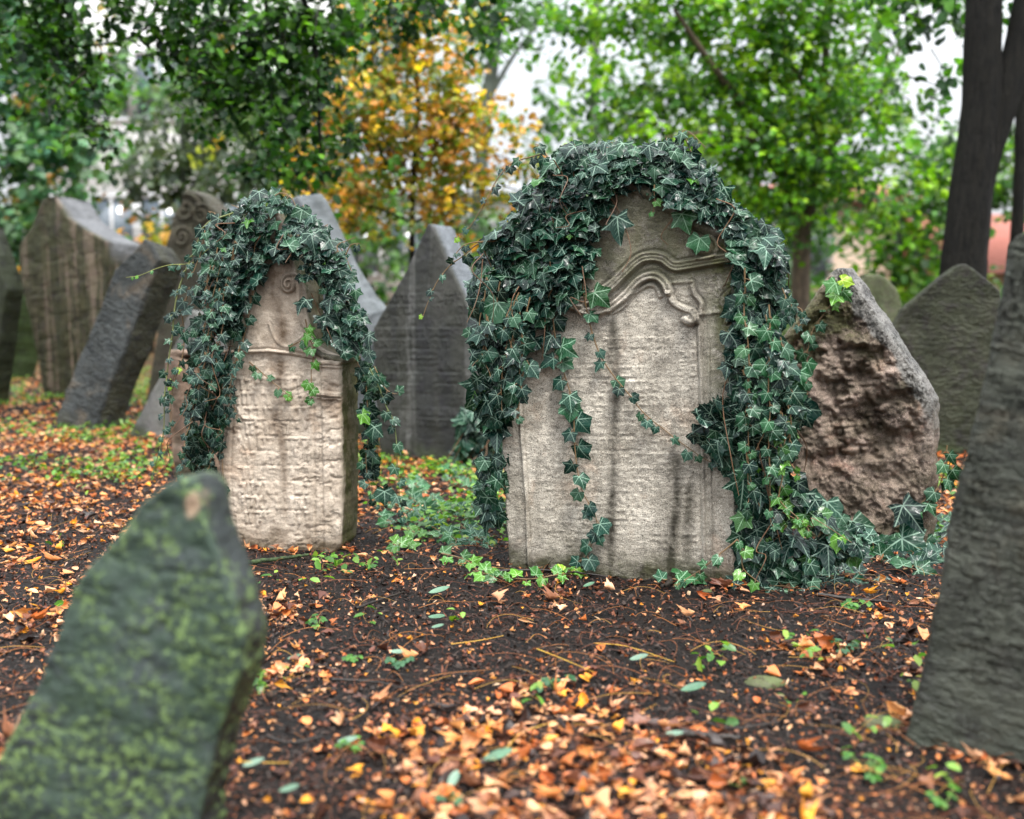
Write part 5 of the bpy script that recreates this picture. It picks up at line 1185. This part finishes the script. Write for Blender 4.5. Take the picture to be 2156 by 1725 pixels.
# background greens
Yt = 15.; b = gz(at(1020, 730, Yt))
tree('pale_trunk_tree', b, 'tall grey-trunked tree slanting behind the orange tree',
    [([b-np.array([0, 0, .2])]+px_path([(1005, 500), (1015, 330), (1028, 200), (1045, 80), (1060, -100)], Yt), .11, .07), (px_path([(1028, 210), (1080, 120), (1140, 40)], Yt), .04, .02)],
    [dict(clumps=[(1060, 10, 90, .8), (1120, 300, 60, .5), (1150, 380, 50, .5), (1090, 440, 60, .7), (1180, 250, 40, .4), (1000, 60, 60, .6), (1130, 180, 30, .35), (960, 520, 60, .6), (1040, 540, 70, .7), (1170, 130, 50, .3)], Y=15, leaf=.14, dens=42, pal=MIDG, seed=8)], M_BARK3)
Yt = 13.; b = gz(at(640, 750, Yt))
tree('mid_green_tree', b, 'mid green tree glimpsed behind the dark hanging boughs',
    [([b-np.array([0, 0, .2])]+px_path([(640, 560), (636, 300), (630, 0)], Yt), .1, .05)],
    [dict(clumps=[(420, 150, 90, .6), (520, 280, 90, .8), (600, 380, 80, .9), (680, 480, 60, .8), (740, 520, 50, .8), (560, 470, 60, .7), (640, 180, 90, .9), (740, 150, 90, .8), (720, 380, 70, .7), (250, 160, 70, .5), (820, 520, 50, .5), (660, 560, 50, .8), (540, 50, 90, .8), (800, 440, 60, .6), (260, 340, 40, .5)], Y=13, leaf=.13, dens=50, pal=MIDG, seed=9)], M_BARK3)
Yt = 12.5; b = gz(at(1880, 760, Yt))
tree('light_green_shrub', b, 'light green bushy shrub left of the dark forked trunk',
    [([b-np.array([0, 0, .2])]+px_path([(1880, 640), (1890, 520), (1900, 420)], Yt), .06, .03)],
    [dict(clumps=[(1900, 460, 70, .8), (1930, 380, 60, .8), (1860, 500, 50, .5), (1910, 560, 60, 1), (1860, 600, 40, 1), (1960, 500, 50, .9), (1960, 330, 45, .6), (1900, 630, 60, 1), (1960, 600, 50, 1), (1890, 300, 50, .5), (2090, 380, 50, 1), (2110, 300, 50, 1), (2120, 410, 40, .9), (2000, 430, 50, 1), (1990, 340, 45, .9), (2080, 590, 40, .7)], Y=12.5, leaf=.11, dens=75, pal=np.concatenate([GREEN, MIDG]), seed=10)], M_BARK3)
Yt = 16.; b = gz(at(1250, 730, Yt))
tree('far_green_tree', b, 'hazy far green tree filling the gap left of the arched stone top',
    [([b-np.array([0, 0, .2])]+px_path([(1250, 560), (1250, 300), (1255, 0)], Yt), .12, .05)],
    [dict(clumps=[(1180, 440, 60, .7), (1250, 400, 70, .8), (1300, 300, 70, .7), (1350, 200, 90, .7), (1450, 120, 90, .6), (1600, 250, 120, .8), (1750, 200, 120, .8), (1500, 400, 90, .9), (1700, 400, 100, .9), (1250, 540, 90, 1), (1120, 560, 60, .9), (1330, 60, 70, .5), (1850, 150, 80, .5)], Y=16, leaf=.13, dens=40, pal=MIDG, seed=18)], M_BARK3)
Yt = 18.; b = gz(at(420, 720, Yt))
tree('far_dull_tree', b, 'dull far green tree in front of the white house',
    [([b-np.array([0, 0, .2])]+px_path([(420, 560), (430, 300), (440, 0)], Yt), .14, .06)],
    [dict(clumps=[(80, 80, 110, .7), (200, 200, 90, .5), (330, 80, 100, .7), (450, 220, 100, .7), (560, 120, 110, .8), (650, 300, 90, .8), (740, 60, 110, .8), (820, 200, 100, .7), (780, 420, 80, .8), (560, 400, 70, .7), (930, 120, 90, .6), (960, 300, 90, .6), (850, 520, 60, .8), (960, 480, 60, .8), (400, 400, 50, .5)], Y=18, leaf=.15, dens=30, pal=np.concatenate([GREYG, MIDG]), seed=28)], M_BARK3)
b = gz(at(160, 740, 15.))
tree('pale_bush', b, 'pale green bush between white house and left cluster of stones',
    [([b-np.array([0, 0, .2])]+px_path([(160, 660), (165, 560)], 15), .08, .03)],
    [dict(clumps=[(200, 560, 50, .7), (260, 570, 50, .8), (120, 600, 60, .9), (60, 640, 60, 1), (300, 540, 40, .5), (80, 740, 50, 1), (250, 300, 50, .4), (180, 320, 50, .4), (310, 200, 60, .5), (60, 700, 60, 1)], Y=15, leaf=.12, dens=45, pal=TEAL, seed=19)], M_BARK3)
b = gz(at(1600, 760, 12.))
tree('garden_shrub', b, 'dim green shrub beside the pale brown trunk',
    [([b-np.array([0, 0, .2])]+px_path([(1600, 650), (1605, 560)], 12), .05, .02)],
    [dict(clumps=[(1580, 480, 50, .9), (1620, 540, 50, .9), (1570, 570, 50, 1), (1640, 600, 45, 1), (1730, 510, 25, .7), (1720, 580, 22, .7), (1640, 440, 50, .8), (1600, 640, 60, 1)], Y=12, leaf=.11, dens=75, pal=MIDG*.8, seed=11)], M_BARK3)
# big dark forked trunk at right
Yt = 6.6; b = gz(at(2020, 800, Yt))
tree('forked_tree', b, 'massive dark forked tree trunk at the upper right',
    [([b-np.array([.02, 0, .2])]+px_path([(2022, 640), (2035, 500), (2052, 350), (2066, 220), (2070, 80), (2076, -120)], Yt), .145, .098),
     (px_path([(2050, 420), (2080, 310), (2120, 190), (2150, 80), (2180, -80)], Yt), .10, .085), ],
    [dict(clumps=[(1930, 60, 60, .6), (1960, 130, 45, .35), (1900, 150, 50, .5), (1990, 20, 40, .5), (2130, 20, 30, .4), (2000, -100, 150, 1), (1950, 220, 30, .3)], Y=7.2, leaf=.085, dens=90, pal=DARKG*1.3, seed=12)], M_BARK)
b = gz(at(2135, 800, 8.2))
tree('thin_tree', b, 'thin dark trunk squeezed between forked tree and right picture edge',
    [([b-np.array([0, 0, .2])]+px_path([(2138, 560), (2146, 400), (2152, 200), (2160, -100)], 8.2), .052, .04), (px_path([(2150, 300), (2175, 200), (2210, 60)], 8.2), .03, .02)],
    [dict(clumps=[(2180, -20, 60, .6), (2140, 120, 30, .4)], Y=8.4, leaf=.08, dens=80, pal=MIDG, seed=13)], M_BARK)

# hedge / low wall far behind
hb = Acc()
def hedge(px0, px1, Y, h, label, pal, leaf=.09):
    p0, p1 = at(px0, 700, Y), at(px1, 700, Y); L = p1[0]-p0[0]; e = empty('hedge', ((p0[0]+p1[0])/2, Y, 0), label, 'hedge', 'hedges behind the graves'); b_ = np.array(e.location)
    n = int(L*h*520); P = np.stack([rng.uniform(p0[0], p1[0], n), Y+rng.uniform(-.45, .45, n), rng.uniform(0, 1, n)**.8*h], 1)
    P[:, 2] *= .82+.3*fbm(P*np.array([1, 0, 0]), 1.1, 3, seed=4)
    a_ = Acc(); X, T, Nn = frames(rng.normal(0, .6, (n, 3))+np.array([0, -.5, .6]), rng.normal(0, 1, (n, 3))); a_.inst(SMALL, P, X*1.3, T, Nn, leaf*rng.uniform(.6, 1.3, n), pick(pal, n, .4), rng.uniform(.5, 2, n)); a_.build('leaves', M_TREE, e, b_)
    s_ = Acc()
    for x_ in np.arange(p0[0], p1[0], .3):
        V, F = tube([(x_, Y, -.05), (x_+.05, Y, h*.4), (x_+rng.normal(0, .1), Y+.05, h*.75)], [.02, .015, .006], 5); s_.add(V, F)
    s_.build('stem', M_BARK, e, b_)
hedge(-300, 640, 13.5, 1.0, 'low dark hedge behind the left cluster of stones', DARKG*.7)
hedge(700, 1500, 11.0, .95, 'dark low hedge between the blue-grey slab and the triangular stone', DARKG*.5)
hedge(1520, 2400, 14., .85, 'low green hedge under the beige building at right', MIDG*.7)

# ------------------------------------------------------------------ buildings beyond the trees
def box(acc, x0, x1, y0, y1, z0, z1):
    V = [(x, y, z) for z in (z0, z1) for y in (y0, y1) for x in (x0, x1)]; acc.add(V, np.array([(0, 2, 3, 1), (4, 5, 7, 6), (0, 1, 5, 4), (2, 6, 7, 3), (0, 4, 6, 2), (1, 3, 7, 5)]))
def building(px0, px1, Y, depth, h, wall, label, cols, rowsz, roofm, pitch=1.5, ww=.9, wh=1.3, name='house'):
    x0, x1 = at(px0, 700, Y)[0], at(px1, 700, Y)[0]; e = empty(name, ((x0+x1)/2, Y, 0), label, 'building', 'buildings beyond the trees'); b_ = np.array(e.location)
    a_ = Acc(); box(a_, x0, x1, Y, Y+depth, -.3, h); a_.build('wall', wall, e, b_, False)
    r_ = Acc(); o_ = .4; V = [(x0-o_, Y-o_, h), (x1+o_, Y-o_, h), (x1+o_, Y+depth+o_, h), (x0-o_, Y+depth+o_, h), (x0-o_, Y+depth/2, h+pitch), (x1+o_, Y+depth/2, h+pitch)]
    r_.add(V, np.array([(0, 1, 5, 4), (2, 3, 4, 5), (3, 2, 1, 0)])); r_.add([V[0], V[4], V[3]], np.array([(0, 1, 2)])); r_.add([V[1], V[2], V[5]], np.array([(0, 1, 2)])); r_.build('roof', roofm, e, b_, False)
    for c_ in cols:
        for z_ in rowsz:
            xx = x0+(x1-x0)*c_; f = Acc(); t = .09
            for bx in ((xx-ww/2-t, xx-ww/2, z_-t, z_+wh+t), (xx+ww/2, xx+ww/2+t, z_-t, z_+wh+t), (xx-ww/2, xx+ww/2, z_+wh, z_+wh+t), (xx-ww/2, xx+ww/2, z_-t, z_), (xx-.03, xx+.03, z_, z_+wh)): box(f, bx[0], bx[1], Y-.05, Y-.003, bx[2], bx[3])
            fo = f.build('window', M_FRAME, e, b_, False); g_ = Acc(); box(g_, xx-ww/2, xx+ww/2, Y-.02, Y-.004, z_, z_+wh); g_.build('pane', M_GLASS, fo, b_, False)
    return e
M_WHITE = plain_mat('white_plaster', (.72, .72, .72), (.82, .82, .81), 3, .8, .1)
M_BEIGE = plain_mat('beige_plaster', (.60, .46, .35), (.70, .55, .43), 2, .85, .1)
M_FRAME = plain_mat('window_frame_paint', (.42, .43, .44), (.5, .5, .5), 6, .6, .05)
M_GLASS = plain_mat('window_glass', (.08, .10, .12), (.12, .15, .18), 2, .08, .02, spec=.9)
M_TILE = plain_mat('red_roof_tiles', (.34, .10, .07), (.48, .17, .12), 26, .7, .8, .05, (1, 4, 1))
M_SLATE = plain_mat('grey_roof', (.22, .23, .25), (.32, .33, .35), 8, .6, .2)
building(60, 640, 24., 8., 9.5, M_WHITE, 'white plastered house glimpsed through the trees at left', [.12, .32, .5, .7, .88], [1.4, 4.4, 7.2], M_SLATE)
building(700, 1320, 30., 8., 3.2, M_WHITE, 'low white building behind the slender orange tree', [.1, .25, .4, .55, .7, .85], [1.2], M_SLATE, pitch=.8)
building(1645, 1905, 20., 6., 2.3, M_BEIGE, 'beige plastered house behind the bright green tree', [.15], [.9], M_TILE, pitch=.6)
building(2085, 2400, 17., 6., 1.0, M_BEIGE, 'low red-roofed outbuilding beside the forked trunk', [.9], [.2], M_TILE, pitch=1.1, ww=.4, wh=.5)
